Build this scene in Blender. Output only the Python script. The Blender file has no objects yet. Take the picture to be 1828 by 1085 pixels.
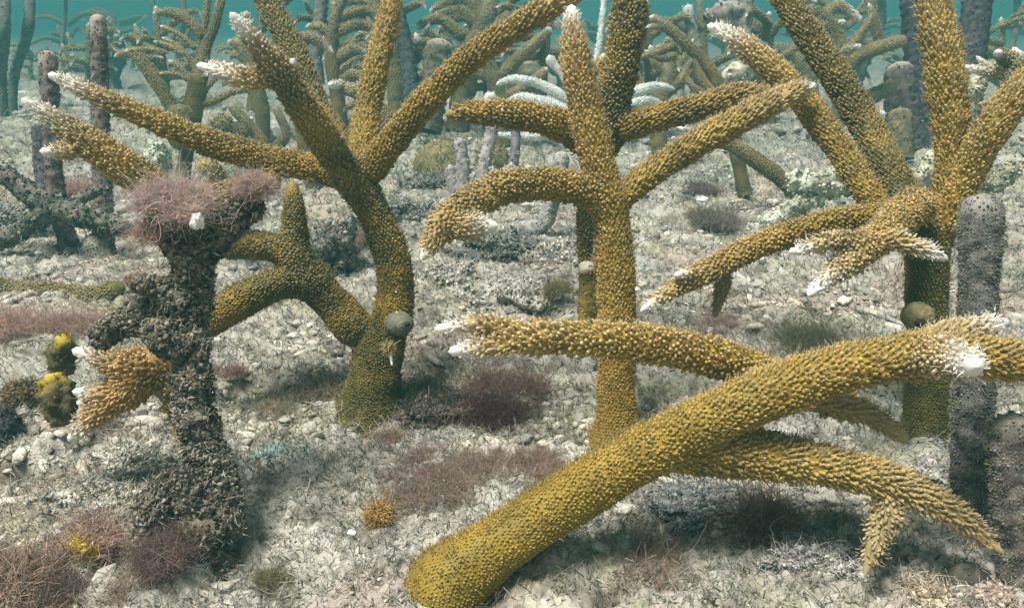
import bpy, math, random
import numpy as np
from mathutils import Vector, Matrix

random.seed(7)
rng = np.random.default_rng(11)
S = bpy.context.scene
COL = S.collection

# ------------------------------------------------------------------ camera
F_PX, CX, CY = 1435.0, 914.0, 542.5
CAM_H, PITCH = 0.25, math.radians(19.3)
cam_d = bpy.data.cameras.new('camera')
cam = bpy.data.objects.new('camera', cam_d)
COL.objects.link(cam)
cam.location = (0, 0, CAM_H)
cam.rotation_euler = (math.pi / 2 - PITCH, 0, 0)
cam_d.sensor_width = 36
cam_d.lens = F_PX / 1828 * 36
cam_d.clip_start = 0.01
cam_d.clip_end = 200
S.camera = cam
# ------------------------------------------------------------------ world, sun, exposure
SUN_EL, SUN_AZ = math.radians(70), math.radians(-120)      # azimuth from +Y (view direction) towards +X
w = bpy.data.worlds.new('World'); S.world = w; w.use_nodes = True
nt = w.node_tree; nt.nodes.clear()
sky = nt.nodes.new('ShaderNodeTexSky'); sky.sky_type = 'NISHITA'; sky.sun_disc = False
sky.sun_elevation = SUN_EL; sky.sun_rotation = SUN_AZ
mixn = nt.nodes.new('ShaderNodeMix'); mixn.data_type = 'RGBA'; mixn.blend_type = 'MULTIPLY'
mixn.inputs[0].default_value = 1.0
mixn.inputs[7].default_value = (1.0, 0.88, 0.56, 1)
bg = nt.nodes.new('ShaderNodeBackground'); bg.inputs[1].default_value = 0.12
wo = nt.nodes.new('ShaderNodeOutputWorld')
nt.links.new(sky.outputs[0], mixn.inputs[6]); nt.links.new(mixn.outputs[2], bg.inputs[0])
nt.links.new(bg.outputs[0], wo.inputs[0])
sd = bpy.data.lights.new('sun', 'SUN'); sd.energy = 5.0; sd.angle = math.radians(20)
sd.color = (1.0, 0.96, 0.88)
sun = bpy.data.objects.new('sun', sd); COL.objects.link(sun)
sv = Vector((math.sin(SUN_AZ) * math.cos(SUN_EL), math.cos(SUN_AZ) * math.cos(SUN_EL), math.sin(SUN_EL)))
sun.rotation_euler = sv.to_track_quat('Z', 'Y').to_euler()
sun.location = sv * 20
S.view_settings.view_transform = 'Standard'
S.view_settings.look = 'None'
S.view_settings.gamma = 1
S.view_settings.exposure = 0.82
try:
    S.cycles.volume_bounces = 2
    S.cycles.max_bounces = 6
    S.cycles.use_denoising = True
    S.cycles.transparent_max_bounces = 12
    S.cycles.sample_clamp_indirect = 4
except Exception:
    pass

FW = np.array([0, math.cos(PITCH), -math.sin(PITCH)])
UP = np.array([0, math.sin(PITCH), math.cos(PITCH)])
RT = np.array([1.0, 0, 0])
CAMP = np.array([0, 0, CAM_H])

def P3(px, py, d):
    return CAMP + d * (FW + RT * (px - CX) / F_PX + UP * (CY - py) / F_PX)

def gdepth(py):
    v = (py - CY) / F_PX
    return CAM_H / (math.sin(PITCH) + v * math.cos(PITCH))

# ------------------------------------------------------------------ noise
_perm = rng.permutation(256).astype(np.int64)
_perm = np.concatenate([_perm, _perm, _perm])
_grad = rng.normal(size=(256, 3)); _grad /= np.linalg.norm(_grad, axis=1)[:, None]
_val = rng.random(256)

def noise3(p, freq=1.0, off=0.0):
    p = np.asarray(p, dtype=np.float64) * freq + off
    i = np.floor(p).astype(np.int64); f = p - i
    u = f * f * f * (f * (f * 6 - 15) + 10)
    i &= 255
    out = 0
    for dx in (0, 1):
        wx = u[:, 0] if dx else 1 - u[:, 0]
        for dy in (0, 1):
            wy = u[:, 1] if dy else 1 - u[:, 1]
            for dz in (0, 1):
                wz = u[:, 2] if dz else 1 - u[:, 2]
                h = _perm[_perm[_perm[(i[:, 0] + dx) & 255] + ((i[:, 1] + dy) & 255)] + ((i[:, 2] + dz) & 255)]
                g = _grad[h]
                out = out + wx * wy * wz * (g[:, 0] * (f[:, 0] - dx) + g[:, 1] * (f[:, 1] - dy) + g[:, 2] * (f[:, 2] - dz))
    return out * 1.6

def fbm(p, freq, octv=4, gain=0.5, off=0.0):
    a, s = 1.0, 0
    for k in range(octv):
        s = s + a * noise3(p, freq * 2 ** k, off + 17.3 * k); a *= gain
    return s

def worley(p, freq, off=0.0):                     # F1 in the plane (z ignored)
    q = np.asarray(p)[:, :2] * freq + off
    i = np.floor(q).astype(np.int64)
    best = np.full(len(q), 9.0)
    for dx in (-1, 0, 1):
        for dy in (-1, 0, 1):
            cx, cy = i[:, 0] + dx, i[:, 1] + dy
            h = _perm[_perm[cx & 255] + (cy & 255)]
            h2 = _perm[h + 91]
            d = np.hypot(cx + _val[h] - q[:, 0], cy + _val[h2] - q[:, 1])
            best = np.minimum(best, d)
    return best

def sstep(a, b, x):
    t = np.clip((x - a) / (b - a), 0, 1)
    return t * t * (3 - 2 * t)

# ------------------------------------------------------------------ mesh helpers
class MB:
    """collects vertex/face/colour arrays and links them as one mesh object"""
    def __init__(self):
        self.v, self.c, self.q, self.t, self.n = [], [], [], [], 0
    def add(self, v, quads=None, tris=None, c=(0.5, 0.5, 0.5)):
        v = np.asarray(v, dtype=np.float64).reshape(-1, 3)
        c = np.asarray(c, dtype=np.float64)
        if c.ndim == 1:
            c = np.tile(c[:3], (len(v), 1))
        self.v.append(v); self.c.append(c[:, :3])
        if quads is not None and len(quads):
            self.q.append(np.asarray(quads, dtype=np.int64).reshape(-1, 4) + self.n)
        if tris is not None and len(tris):
            self.t.append(np.asarray(tris, dtype=np.int64).reshape(-1, 3) + self.n)
        self.n += len(v)
    def build(self, name, mat, parent=None, origin=None):
        v = np.concatenate(self.v); c = np.concatenate(self.c)
        if parent is not None:
            v = v - np.array(parent.location)
        elif origin is not None:
            v = v - np.asarray(origin)
        q = np.concatenate(self.q) if self.q else np.zeros((0, 4), int)
        t = np.concatenate(self.t) if self.t else np.zeros((0, 3), int)
        me = bpy.data.meshes.new(name)
        me.vertices.add(len(v)); me.vertices.foreach_set('co', v.astype(np.float32).ravel())
        nl = len(q) * 4 + len(t) * 3
        me.loops.add(nl)
        me.loops.foreach_set('vertex_index', np.concatenate([q.ravel(), t.ravel()]).astype(np.int32))
        me.polygons.add(len(q) + len(t))
        st = np.concatenate([np.arange(len(q)) * 4, len(q) * 4 + np.arange(len(t)) * 3]).astype(np.int32)
        me.polygons.foreach_set('loop_start', st)
        me.polygons.foreach_set('use_smooth', np.ones(len(q) + len(t), dtype=bool))
        at = me.attributes.new('Col', 'FLOAT_COLOR', 'POINT')
        at.data.foreach_set('color', np.concatenate([np.clip(c, 0, 1), np.ones((len(c), 1))], 1).astype(np.float32).ravel())
        me.update(calc_edges=True)
        me.materials.append(mat)
        o = bpy.data.objects.new(name, me)
        COL.objects.link(o)
        if parent is not None:
            o.parent = parent
        elif origin is not None:
            o.location = origin
        return o

def tag(o, label=None, cat=None, group=None, kind=None):
    if label: o['label'] = label
    if cat: o['category'] = cat
    if group: o['group'] = group
    if kind: o['kind'] = kind
    return o

def empty(name, loc):
    e = bpy.data.objects.new(name, None)
    e.empty_display_size = 0.02
    e.location = tuple(float(x) for x in loc)
    COL.objects.link(e)
    return e

def nrm(a):
    return a / np.maximum(np.linalg.norm(a, axis=-1, keepdims=True), 1e-12)

def spline(pts, ds):
    """Catmull-Rom through rows (x,y,z,r); resampled about every ds metres"""
    p = np.asarray(pts, float)
    if len(p) == 2:
        p = np.array([p[0], (p[0] + p[1]) / 2, p[1]])
    e = np.vstack([2 * p[0] - p[1], p, 2 * p[-1] - p[-2]])
    out = []
    for i in range(len(p) - 1):
        a, b, c, d = e[i], e[i + 1], e[i + 2], e[i + 3]
        n = max(6, int(np.linalg.norm(c[:3] - b[:3]) / ds * 2))
        t = (np.arange(n) / n)[:, None]
        out.append(0.5 * (2 * b + (c - a) * t + (2 * a - 5 * b + 4 * c - d) * t ** 2 + (3 * b - a - 3 * c + d) * t ** 3))
    out.append(p[-1:])
    o = np.vstack(out); o[:, 3] = np.maximum(o[:, 3], 1e-4)
    L = np.concatenate([[0], np.cumsum(np.linalg.norm(np.diff(o[:, :3], axis=0), axis=1))])
    n = max(6, int(L[-1] / ds))
    s = np.linspace(0, L[-1], n)
    return np.stack([np.interp(s, L, o[:, k]) for k in range(4)], 1), s

def frames(c):
    t = nrm(np.gradient(c, axis=0))
    ref = np.array([0.13, -0.2, 1.0])
    if abs(np.dot(nrm(t[0]), nrm(ref))) > 0.9:
        ref = np.array([1.0, 0.1, 0])
    n = nrm(ref - t[0] * np.dot(ref, t[0]))
    N = [n]
    for i in range(1, len(t)):
        n = N[-1] - t[i] * np.dot(N[-1], t[i])
        N.append(n / np.linalg.norm(n))
    N = np.array(N)
    return t, N, np.cross(t, N)

def sdf(pts, C):
    """distance of points to a tube given by rows (x,y,z,r)"""
    best = np.full(len(pts), 1e3)
    for a, b in zip(C[:-1], C[1:]):
        ab = b[:3] - a[:3]
        t = np.clip((pts - a[:3]) @ ab / max(ab @ ab, 1e-12), 0, 1)
        d = np.linalg.norm(pts - a[:3] - t[:, None] * ab, axis=1) - (a[3] + t * (b[3] - a[3]))
        best = np.minimum(best, d)
    return best

def smin(a, b, k):
    h = np.clip(0.5 + 0.5 * (b - a) / k, 0, 1)
    return b + (a - b) * h - k * h * (1 - h)

def ringfaces(m, n):
    i, j = np.meshgrid(np.arange(m - 1), np.arange(n), indexing='ij')
    a = i * n + j; b = i * n + (j + 1) % n
    return np.stack([a, b, b + n, a + n], -1).reshape(-1, 4)

# ------------------------------------------------------------------ materials
def mat_col(name, rough=0.7, bump=0.3, bscale=900, var=0.25, vscale=60, sss=0.0, spec=0.3, transl=0.0):
    m = bpy.data.materials.new(name); m.use_nodes = True
    N = m.node_tree.nodes; L = m.node_tree.links; N.clear()
    out = N.new('ShaderNodeOutputMaterial'); b = N.new('ShaderNodeBsdfPrincipled')
    at = N.new('ShaderNodeAttribute'); at.attribute_name = 'Col'
    tc = N.new('ShaderNodeTexCoord')
    nz = N.new('ShaderNodeTexNoise'); nz.inputs['Scale'].default_value = vscale; nz.inputs['Detail'].default_value = 6
    nz.inputs['Roughness'].default_value = 0.65
    L.new(tc.outputs['Object'], nz.inputs['Vector'])
    mr = N.new('ShaderNodeMapRange'); mr.inputs[1].default_value = 0.3; mr.inputs[2].default_value = 0.7
    mr.inputs[3].default_value = 1 - var; mr.inputs[4].default_value = 1 + var
    L.new(nz.outputs[0], mr.inputs[0])
    mx = N.new('ShaderNodeMix'); mx.data_type = 'RGBA'; mx.blend_type = 'MULTIPLY'; mx.inputs[0].default_value = 1
    L.new(at.outputs['Color'], mx.inputs[6]); L.new(mr.outputs[0], mx.inputs[7])
    L.new(mx.outputs[2], b.inputs['Base Color'])
    n2 = N.new('ShaderNodeTexNoise'); n2.inputs['Scale'].default_value = bscale; n2.inputs['Detail'].default_value = 3
    L.new(tc.outputs['Object'], n2.inputs['Vector'])
    bp = N.new('ShaderNodeBump'); bp.inputs['Strength'].default_value = bump; bp.inputs['Distance'].default_value = 0.001
    L.new(n2.outputs[0], bp.inputs['Height']); L.new(bp.outputs[0], b.inputs['Normal'])
    b.inputs['Roughness'].default_value = rough
    b.inputs['Specular IOR Level'].default_value = spec
    if transl > 0:
        tr = N.new('ShaderNodeBsdfTranslucent'); ms = N.new('ShaderNodeMixShader'); ms.inputs[0].default_value = transl
        L.new(mx.outputs[2], tr.inputs['Color'])
        L.new(b.outputs[0], ms.inputs[1]); L.new(tr.outputs[0], ms.inputs[2]); L.new(ms.outputs[0], out.inputs[0])
    else:
        L.new(b.outputs[0], out.inputs[0])
    return m

M_CORAL = mat_col('coral_tissue', 0.6, 0.2, 1400, 0.22, 55, transl=0.28)
M_POLYP = mat_col('polyp_tissue', 0.6, 0.0, 900, 0.15, 90, transl=0.5)
M_DEAD = mat_col('dead_coral_crust', 0.9, 0.8, 700, 0.4, 120, spec=0.1)
M_ROD = mat_col('sea_rod_skin', 0.85, 0.8, 800, 0.35, 150, spec=0.15)
M_GROUND = mat_col('rubble_sand', 0.92, 0.9, 800, 0.3, 230, spec=0.1)
M_TURF = mat_col('turf_strands', 0.85, 0.0, 500, 0.25, 40, spec=0.1, transl=0.5)
M_SPONGE = mat_col('sponge_skin', 0.85, 0.7, 500, 0.25, 90, spec=0.15)
M_STONE = mat_col('rubble_stone', 0.92, 0.9, 600, 0.35, 140, spec=0.1)

OCHRE = np.array([0.385, 0.262, 0.034])
OLIVE = np.array([0.13, 0.115, 0.025])
BROWN = np.array([0.24, 0.175, 0.032])
LIGHT = np.array([0.78, 0.60, 0.36])
WHITE = np.array([0.92, 0.90, 0.86])
GREY = np.array([0.22, 0.20, 0.19])

# ------------------------------------------------------------------ seabed
def ground_h(xy):
    """height of the seabed at rows (x,y)"""
    p = np.column_stack([xy, np.zeros(len(xy))])
    r = np.hypot(p[:, 0], p[:, 1])
    far = sstep(0.6, 2.5, r)
    h = fbm(p, 2.2, 3, 0.5, 3.1) * (0.006 + 0.045 * far)
    h += fbm(p, 11, 3, 0.55, 8.7) * (0.0060 + 0.014 * far) + fbm(p, 42, 3, 0.6, 18.7) * (0.0022 + 0.006 * far)
    wl = worley(p, 26, 4.0); h += (0.5 - wl) * 0.007 * (0.4 + sstep(-0.2, 0.5, noise3(p, 7, 2.0)))
    h += -0.012 * sstep(0.25, 0.75, fbm(p, 16, 3, 0.6, 31.0)) * (1 + far)        # crevices
    return h

def ground_fine(xy):
    p = np.column_stack([xy, np.zeros(len(xy))])
    h = (0.5 - worley(p, 95, 9.0)) * 0.0048
    h += (0.5 - worley(p, 210, 1.0)) * 0.0016
    h += fbm(p, 140, 3, 0.6, 5.0) * 0.0014
    return h

def ground_col(xy, fine=None):
    p = np.column_stack([xy, np.zeros(len(xy))])
    base = np.array([0.30, 0.286, 0.252])
    c = np.tile(base, (len(p), 1))
    def blend(col, m):
        nonlocal c
        c = c * (1 - m[:, None]) + np.array(col) * m[:, None]
    blend((0.30, 0.29, 0.20), 0.7 * sstep(-0.1, 0.5, fbm(p, 9, 4, 0.6, 50)))      # olive turf
    blend((0.34, 0.25, 0.215), 0.45 * sstep(0.1, 0.6, fbm(p, 6, 4, 0.6, 71)))      # mauve film
    blend((0.44, 0.42, 0.38), 0.65 * sstep(0.15, 0.55, fbm(p, 22, 4, 0.65, 90)))   # pale sand
    blend((0.12, 0.105, 0.085), 0.75 * sstep(0.12, 0.5, fbm(p, 34, 4, 0.65, 13)))  # dark debris
    blend((0.15, 0.15, 0.13), 0.7 * sstep(1.8, 4.5, np.hypot(p[:, 0], p[:, 1]) + 1.2 * fbm(p, 1.5, 3, .6, 61)))  # distance fade put into the colour: far ground darkened to meet the haze
    blend((0.30, 0.34, 0.30), 0.35 * sstep(0.3, 0.6, fbm(p, 5, 3, 0.6, 33)))
    return c

az_d = np.linspace(-60, 60, 1080)
az_o = np.linspace(60, 300, 110)[1:-1]
az = np.radians(np.concatenate([az_d, az_o]))
rr = np.concatenate([np.geomspace(0.12, 9, 800), np.geomspace(9, 29.5, 24)[1:]])
A, R_ = np.meshgrid(az, rr)
X, Y = (np.sin(A) * R_).ravel(), (np.cos(A) * R_).ravel()
XY = np.column_stack([X, Y])
Z = ground_h(XY) + ground_fine(XY)
n_az = len(az)
q = ringfaces(len(rr), n_az)[:, ::-1]
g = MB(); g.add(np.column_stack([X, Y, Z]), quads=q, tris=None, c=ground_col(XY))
# close the disc under the camera
g.add(np.array([[0, 0, 0.0]]), c=(0.4, 0.38, 0.34))
cidx = g.n - 1
g.t.append(np.array([[cidx, (j + 1) % n_az, j] for j in range(n_az)]))
seabed = g.build('seabed', M_GROUND)
tag(seabed, kind='structure')

# ------------------------------------------------------------------ strands (turf, algae, polyps)
def strands(mb, P, D, L, W, col_a, col_b, curl=0.5, seg=3, sides=3):
    """tapering curved strands: roots P, directions D, lengths L, widths W"""
    n = len(P)
    D = nrm(D)
    side = nrm(np.cross(D, rng.normal(size=(n, 3))))
    bi = np.cross(D, side)
    cur = (side * rng.normal(size=(n, 1)) + bi * rng.normal(size=(n, 1))) * curl
    cu2 = (side * rng.normal(size=(n, 1)) + bi * rng.normal(size=(n, 1)) + D * rng.normal(size=(n, 1)) * .5) * curl * .55
    ph = rng.uniform(0, 6.28, (n, 1))
    V = np.zeros((n, seg + 1, sides, 3)); C = np.zeros((n, seg + 1, sides, 3))
    for k in range(seg + 1):
        t = k / seg
        c = P + D * (L * t)[:, None] + cur * (L * t * t)[:, None] + cu2 * L[:, None] * (np.sin(ph + t * 5.0) - np.sin(ph)) * .55
        wv = W * (1 - 0.75 * t)
        for s in range(sides):
            a = 2 * math.pi * s / sides
            V[:, k, s] = c + (side * math.cos(a) + bi * math.sin(a)) * wv[:, None]
        C[:, k] = (col_a * (1 - t) + col_b * t)[:, None, :]
    base = ringfaces(seg + 1, sides)
    off = (np.arange(n) * (seg + 1) * sides)[:, None, None]
    mb.add(V.reshape(-1, 3), quads=(base[None] + off).reshape(-1, 4), c=C.reshape(-1, 3))

def fullcol(c, n, jit=0.15):
    c = np.asarray(c, float)
    if c.ndim == 1: c = np.tile(c, (n, 1))
    return np.clip(c * (1 + rng.normal(size=(n, 1)) * jit), 0, 1)

# turf on the seabed: denser near, thinning out with distance
def turf_field(n, rmin, rmax, Lm, Wm, name, cola, colb, thr=None, lay=0.9, curl=1.2):
    r = np.exp(rng.uniform(math.log(rmin), math.log(rmax), n))
    a = np.radians(rng.uniform(-58, 58, n))
    xy = np.column_stack([np.sin(a) * r, np.cos(a) * r])
    p = np.column_stack([xy, np.zeros(n)])
    if thr is not None:
        keep = fbm(p, thr[0], 3, 0.6, thr[1]) + rng.normal(size=n) * 0.12 > thr[2]
        xy, r = xy[keep], r[keep]; n = len(xy)
    z = ground_h(xy) + ground_fine(xy) - 0.0005
    D = np.column_stack([rng.normal(size=n) * lay, rng.normal(size=n) * lay, np.abs(rng.normal(size=n)) * 0.6 + 0.35])
    sc = (0.55 + 0.45 * np.clip(r / 0.5, 0.7, 4))
    L = Lm * sc * rng.uniform(0.5, 1.5, n); W = Wm * sc * rng.uniform(0.7, 1.3, n)
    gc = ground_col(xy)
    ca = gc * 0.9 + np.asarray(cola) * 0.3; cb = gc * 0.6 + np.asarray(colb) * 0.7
    mb = MB(); strands(mb, np.column_stack([xy, z]), D, L, W, fullcol(ca, n), fullcol(cb, n, 0.25), curl)
    o = mb.build(name, M_TURF)
    return tag(o, kind='stuff')

t1 = turf_field(125000, 0.3, 3.0, 0.0034, 0.00050, 'algal_turf', (0.3, 0.28, 0.22), (0.62, 0.60, 0.52), curl=1.6)
tag(t1, 'short pale grey algal turf covering the seabed', 'turf')
t2 = turf_field(84000, 0.3, 2.5, 0.0042, 0.00034, 'fuzzy_algae', (0.32, 0.26, 0.18), (0.50, 0.42, 0.32), thr=(7, 71, 0.12), lay=0.6)
tag(t2, 'longer brownish fuzzy algae in patches over the seabed', 'algae')

# loose rubble: lumpy pebbles
def ico():
    t = (1 + 5 ** 0.5) / 2
    v = [(-1, t, 0), (1, t, 0), (-1, -t, 0), (1, -t, 0), (0, -1, t), (0, 1, t), (0, -1, -t), (0, 1, -t), (t, 0, -1), (t, 0, 1), (-t, 0, -1), (-t, 0, 1)]
    f = [(0, 11, 5), (0, 5, 1), (0, 1, 7), (0, 7, 10), (0, 10, 11), (1, 5, 9), (5, 11, 4), (11, 10, 2), (10, 7, 6), (7, 1, 8), (3, 9, 4), (3, 4, 2), (3, 2, 6), (3, 6, 8), (3, 8, 9), (4, 9, 5), (2, 4, 11), (6, 2, 10), (8, 6, 7), (9, 8, 1)]
    return nrm(np.array(v, float)), np.array(f)

def icosphere(sub):
    v, f = ico()
    for _ in range(sub):
        cache = {}; v = list(map(tuple, v)); nf = []
        def mid(a, b):
            k = (min(a, b), max(a, b))
            if k not in cache:
                m = np.array(v[a]) + np.array(v[b]); m /= np.linalg.norm(m)
                v.append(tuple(m)); cache[k] = len(v) - 1
            return cache[k]
        for a, b, c in f:
            ab, bc, ca = mid(a, b), mid(b, c), mid(c, a)
            nf += [(a, ab, ca), (b, bc, ab), (c, ca, bc), (ab, bc, ca)]
        f = np.array(nf); v = np.array(v)
    return np.array(v), np.array(f)
ICO1, ICO2, ICO3, ICO4, ICO5 = icosphere(1), icosphere(2), icosphere(3), icosphere(4), icosphere(5)

def rubble(n, rmin, rmax, smin_, smax, name):
    r = np.exp(rng.uniform(math.log(rmin), math.log(rmax), n)); a = np.radians(rng.uniform(-58, 58, n))
    xy = np.column_stack([np.sin(a) * r, np.cos(a) * r])
    keep = fbm(np.column_stack([xy, np.zeros(n)]), 5, 3, 0.6, 44) + rng.normal(size=n) * 0.15 > 0.0
    xy, r = xy[keep], r[keep]; n = len(xy)
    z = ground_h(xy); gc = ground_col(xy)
    V0, F0 = ICO1
    mb = MB()
    s = rng.uniform(smin_, smax, n) ** 1.0 * (0.6 + 0.5 * np.clip(r / 0.5, 0.6, 5))
    sc = s[:, None] * rng.uniform(0.5, 1.2, (n, 3)); sc[:, 2] *= 0.7
    sc[:, 0] *= np.where(rng.random(n) < .3, 2.8, 1.0)
    V = V0[None] * sc[:, None, :]
    V = V * (1 + 0.30 * rng.normal(size=(n, len(V0), 1)) * 0.6)
    th = rng.uniform(0, 6.28, n); c_, s_ = np.cos(th), np.sin(th)
    Vr = V.copy(); Vr[..., 0] = V[..., 0] * c_[:, None] - V[..., 1] * s_[:, None]; Vr[..., 1] = V[..., 0] * s_[:, None] + V[..., 1] * c_[:, None]
    Vr += np.column_stack([xy, z + s * 0.15])[:, None]
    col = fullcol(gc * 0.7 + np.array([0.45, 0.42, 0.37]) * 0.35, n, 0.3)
    mb.add(Vr.reshape(-1, 3), tris=(F0[None] + (np.arange(n) * len(V0))[:, None, None]).reshape(-1, 3), c=np.repeat(col, len(V0), 0))
    return tag(mb.build(name, M_STONE), kind='stuff')
tag(rubble(36000, 0.3, 2.5, 0.0005, 0.0016, 'coarse_sand'), 'coarse shell sand grains over the seabed', 'sand')
tag(rubble(12500, 0.32, 5.0, 0.0012, 0.0045, 'coral_rubble'), 'small broken coral rubble strewn over the seabed', 'rubble')

# ------------------------------------------------------------------ living corals
RS = 1.0
def rad_of(r):
    return max(0.52 * r, 0.95 * r - 0.0031)

def W4(pts):
    """rows (px,py,depth,radius px) -> world x,y,z,radius"""
    return np.array([list(P3(a, b, d)) + [rad_of(r * d / F_PX)] for a, b, d, r in pts])

def corallites(mb, B, N, T, size, length, cola, colb, tilt, sides=6):
    """little cups standing on the surface, leaning to the branch tip"""
    n = len(B)
    D = nrm(N * np.cos(tilt)[:, None] + T * np.sin(tilt)[:, None] + rng.normal(size=(n, 3)) * 0.16 + np.array([0, 0, 0.28]))
    side = nrm(np.cross(D, T + 0.01)); bi = np.cross(D, side)
    prof = [(-0.3, 1.2), (0.45, 1.0), (0.88, 0.86), (1.0, 0.58)]
    K = len(prof)
    V = np.zeros((n, K * sides + 1, 3)); C = np.zeros((n, K * sides + 1, 3))
    mixf = [0.0, 0.25, 0.62, 1.0]
    for k, (h, rad) in enumerate(prof):
        for s in range(sides):
            a = 2 * math.pi * s / sides
            V[:, k * sides + s] = B + D * (length * h)[:, None] + (side * math.cos(a) + bi * math.sin(a)) * (size * rad)[:, None]
            C[:, k * sides + s] = cola * (1 - mixf[k]) + colb * mixf[k]
    V[:, -1] = B + D * (length * 0.93)[:, None]; C[:, -1] = cola * 0.3 + colb * 0.7
    base = ringfaces(K, sides)
    off = (np.arange(n) * (K * sides + 1))[:, None, None]
    tr = np.array([[(K - 1) * sides + s, (K - 1) * sides + (s + 1) % sides, K * sides] for s in range(sides)])
    mb.add(V.reshape(-1, 3), quads=(base[None] + off).reshape(-1, 4), tris=(tr[None] + off).reshape(-1, 3), c=C.reshape(-1, 3))

def coral(label, branches, cat='coral', group=None, sp=0.0052, base_col=OCHRE, low_col=BROWN, fuzz=0.6, name='staghorn_coral',
          detail=1.0, light=LIGHT, white=WHITE, clen=1.0):
    """branches: list of (kind, pts, opts). One Empty, one mesh per branch."""
    Ws = [W4(b[1]) for b in branches]
    dep = np.mean([p[2] for b in branches for p in b[1]])
    Cs = []
    for Wb in Ws:
        c, s = spline(Wb, 0.0016 * max(1, dep / 0.5) / detail); Cs.append((c, s))
    root_w = Ws[0][0]
    root = empty(name, (root_w[0], root_w[1], root_w[2]))
    tag(root, label, cat, group)
    sparse = [c[::max(1, len(c) // 14)] for c, s in Cs]
    sparse = [np.vstack([a, c[-1:]]) for a, (c, s) in zip(sparse, Cs)]
    for bi, (kind, pts, op) in enumerate(branches):
        c, s = Cs[bi]; m = len(c)
        ctr, rad = c[:, :3], c[:, 3].copy()
        tot = s[-1]
        tipd = tot - s
        if not op.get('open'):                          # rounded tip
            rt = max(rad[-1], 0.0012)
            k = np.clip(tipd / rt, 0, 1)
            rad = rad * np.sqrt(np.clip(1 - (1 - k) ** 2, 0.0004, 1))
        if bi > 0:
            k0 = np.clip(s / max(rad[0], .001), 0, 1); rad = rad * np.sqrt(np.clip(1 - (1 - k0) ** 2, .0004, 1))
        t, N, Bn = frames(ctr)
        nr = int(np.clip(2 * math.pi * np.mean(rad) / (0.0016 * max(1, dep / 0.5)) * detail, 10, 44))
        a = np.linspace(0, 2 * math.pi, nr, endpoint=False)
        dirs = N[:, None] * np.cos(a)[None, :, None] + Bn[:, None] * np.sin(a)[None, :, None]
        def surf(ci, dr, rd, off=0.0):
            p = ci + dr * rd[:, None]
            p = p + dr * (noise3(p, 60, 3) * 0.10 * rd + noise3(p, 20, 9) * 0.10 * rd + off)[:, None]
            return p
        ctrf = np.repeat(ctr, nr, 0); df = dirs.reshape(-1, 3); rf = np.repeat(rad, nr)
        Pv = surf(ctrf, df, rf)
        oth = [sparse[j] for j in range(len(sparse)) if j != bi]
        def blend(Pq, dq, rq, own):
            if not oth: return Pq, np.full(len(Pq), 1.0)
            dmin = np.min([sdf(Pq, o) for o in oth], axis=0)
            k = 0.55 * rq
            near = dmin < k
            push = np.where(near, -smin(np.zeros(len(Pq)), dmin, k), 0)
            push = np.where(dmin < -0.35 * rq, 0, push)
            return Pq + dq * np.clip(push, 0, 0.5 * rq)[:, None], dmin
        rb = np.maximum(np.median(rad), rf * 0.8)
        Pv, dmn = blend(Pv, df, rb, bi)
        # colours
        wl = op.get('w', 0.0)
        def colour(p, td, ss):
            n1 = fbm(p, 30, 3, 0.6, 12)
            mlow = np.clip(0.35 + 0.9 * n1 + op.get('low', 0.0) + .40 * sstep(.12, .34, td), 0, 1)[:, None]
            cc = np.asarray(op.get('col', base_col)) * (1 - mlow) + np.asarray(op.get('lowcol', low_col)) * mlow
            tipl = np.exp(-td / op.get('tl', 0.045))[:, None] * op.get('tipm', 0.55)
            cc = cc * (1 - tipl) + light * tipl
            if wl > 0:
                ww = sstep(1.5, 0.1, td / wl + 0.3 * noise3(p, 300, 2))[:, None]
                cc = cc * (1 - ww) + white * ww
            return cc
        tdf = np.repeat(tipd, nr)
        cv = colour(Pv, tdf, None) * 0.85
        mb = MB(); mb.add(Pv, quads=ringfaces(m, nr), c=cv)
        tipc = len(Pv)
        mb.add([ctr[-1] + t[-1] * 0.0002], c=cv[-1])
        mb.t.append(np.array([[(m - 1) * nr + j, (m - 1) * nr + (j + 1) % nr, tipc] for j in range(nr)]))
        # corallites in staggered rings
        bs0 = bsp = sp * 0.53 * op.get('sp', 1.0)
        Bp, Bd, Bt, Btd, Br = [], [], [], [], []
        pos = bsp * 0.4; k = 0
        while pos < tot - 0.0006:
            i = np.interp(pos, s, np.arange(m)); i0 = int(i); i1 = min(i0 + 1, m - 1); f = i - i0
            cc = ctr[i0] * (1 - f) + ctr[i1] * f; rdd = rad[i0] * (1 - f) + rad[i1] * f
            nn = max(3, int(2 * math.pi * rdd / (bsp * 0.95)))
            aa = (np.arange(nn) + (k % 2) * 0.5 + k * 0.11) * 2 * math.pi / nn + rng.normal(size=nn) * 0.35 / nn * 2
            dd = N[i0][None] * np.cos(aa)[:, None] + Bn[i0][None] * np.sin(aa)[:, None]
            Bp.append(np.tile(cc, (nn, 1)) + t[i0] * rng.normal(size=(nn, 1)) * bsp * 0.16); Bd.append(dd)
            Bt.append(np.tile(t[i0], (nn, 1))); Btd.append(np.full(nn, tot - pos)); Br.append(np.full(nn, rdd))
            bsp = bs0 * (.74 + .26 * float(sstep(.32, .10, tot - pos))); pos += bsp * 0.92; k += 1
        Bp, Bd, Bt, Btd, Br = map(np.concatenate, (Bp, Bd, Bt, Btd, Br))
        Pc = surf(Bp, Bd, Br)
        Pc, dm = blend(Pc, Bd, np.maximum(np.median(rad), Br * 0.8), bi)
        keep = (dm > -0.12 * np.maximum(Br, 0.002)) & (Btd > .005) & (rng.random(len(Pc)) > .04)
        Pc, Bd, Bt, Btd, Br = Pc[keep], Bd[keep], Bt[keep], Btd[keep], Br[keep]
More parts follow.
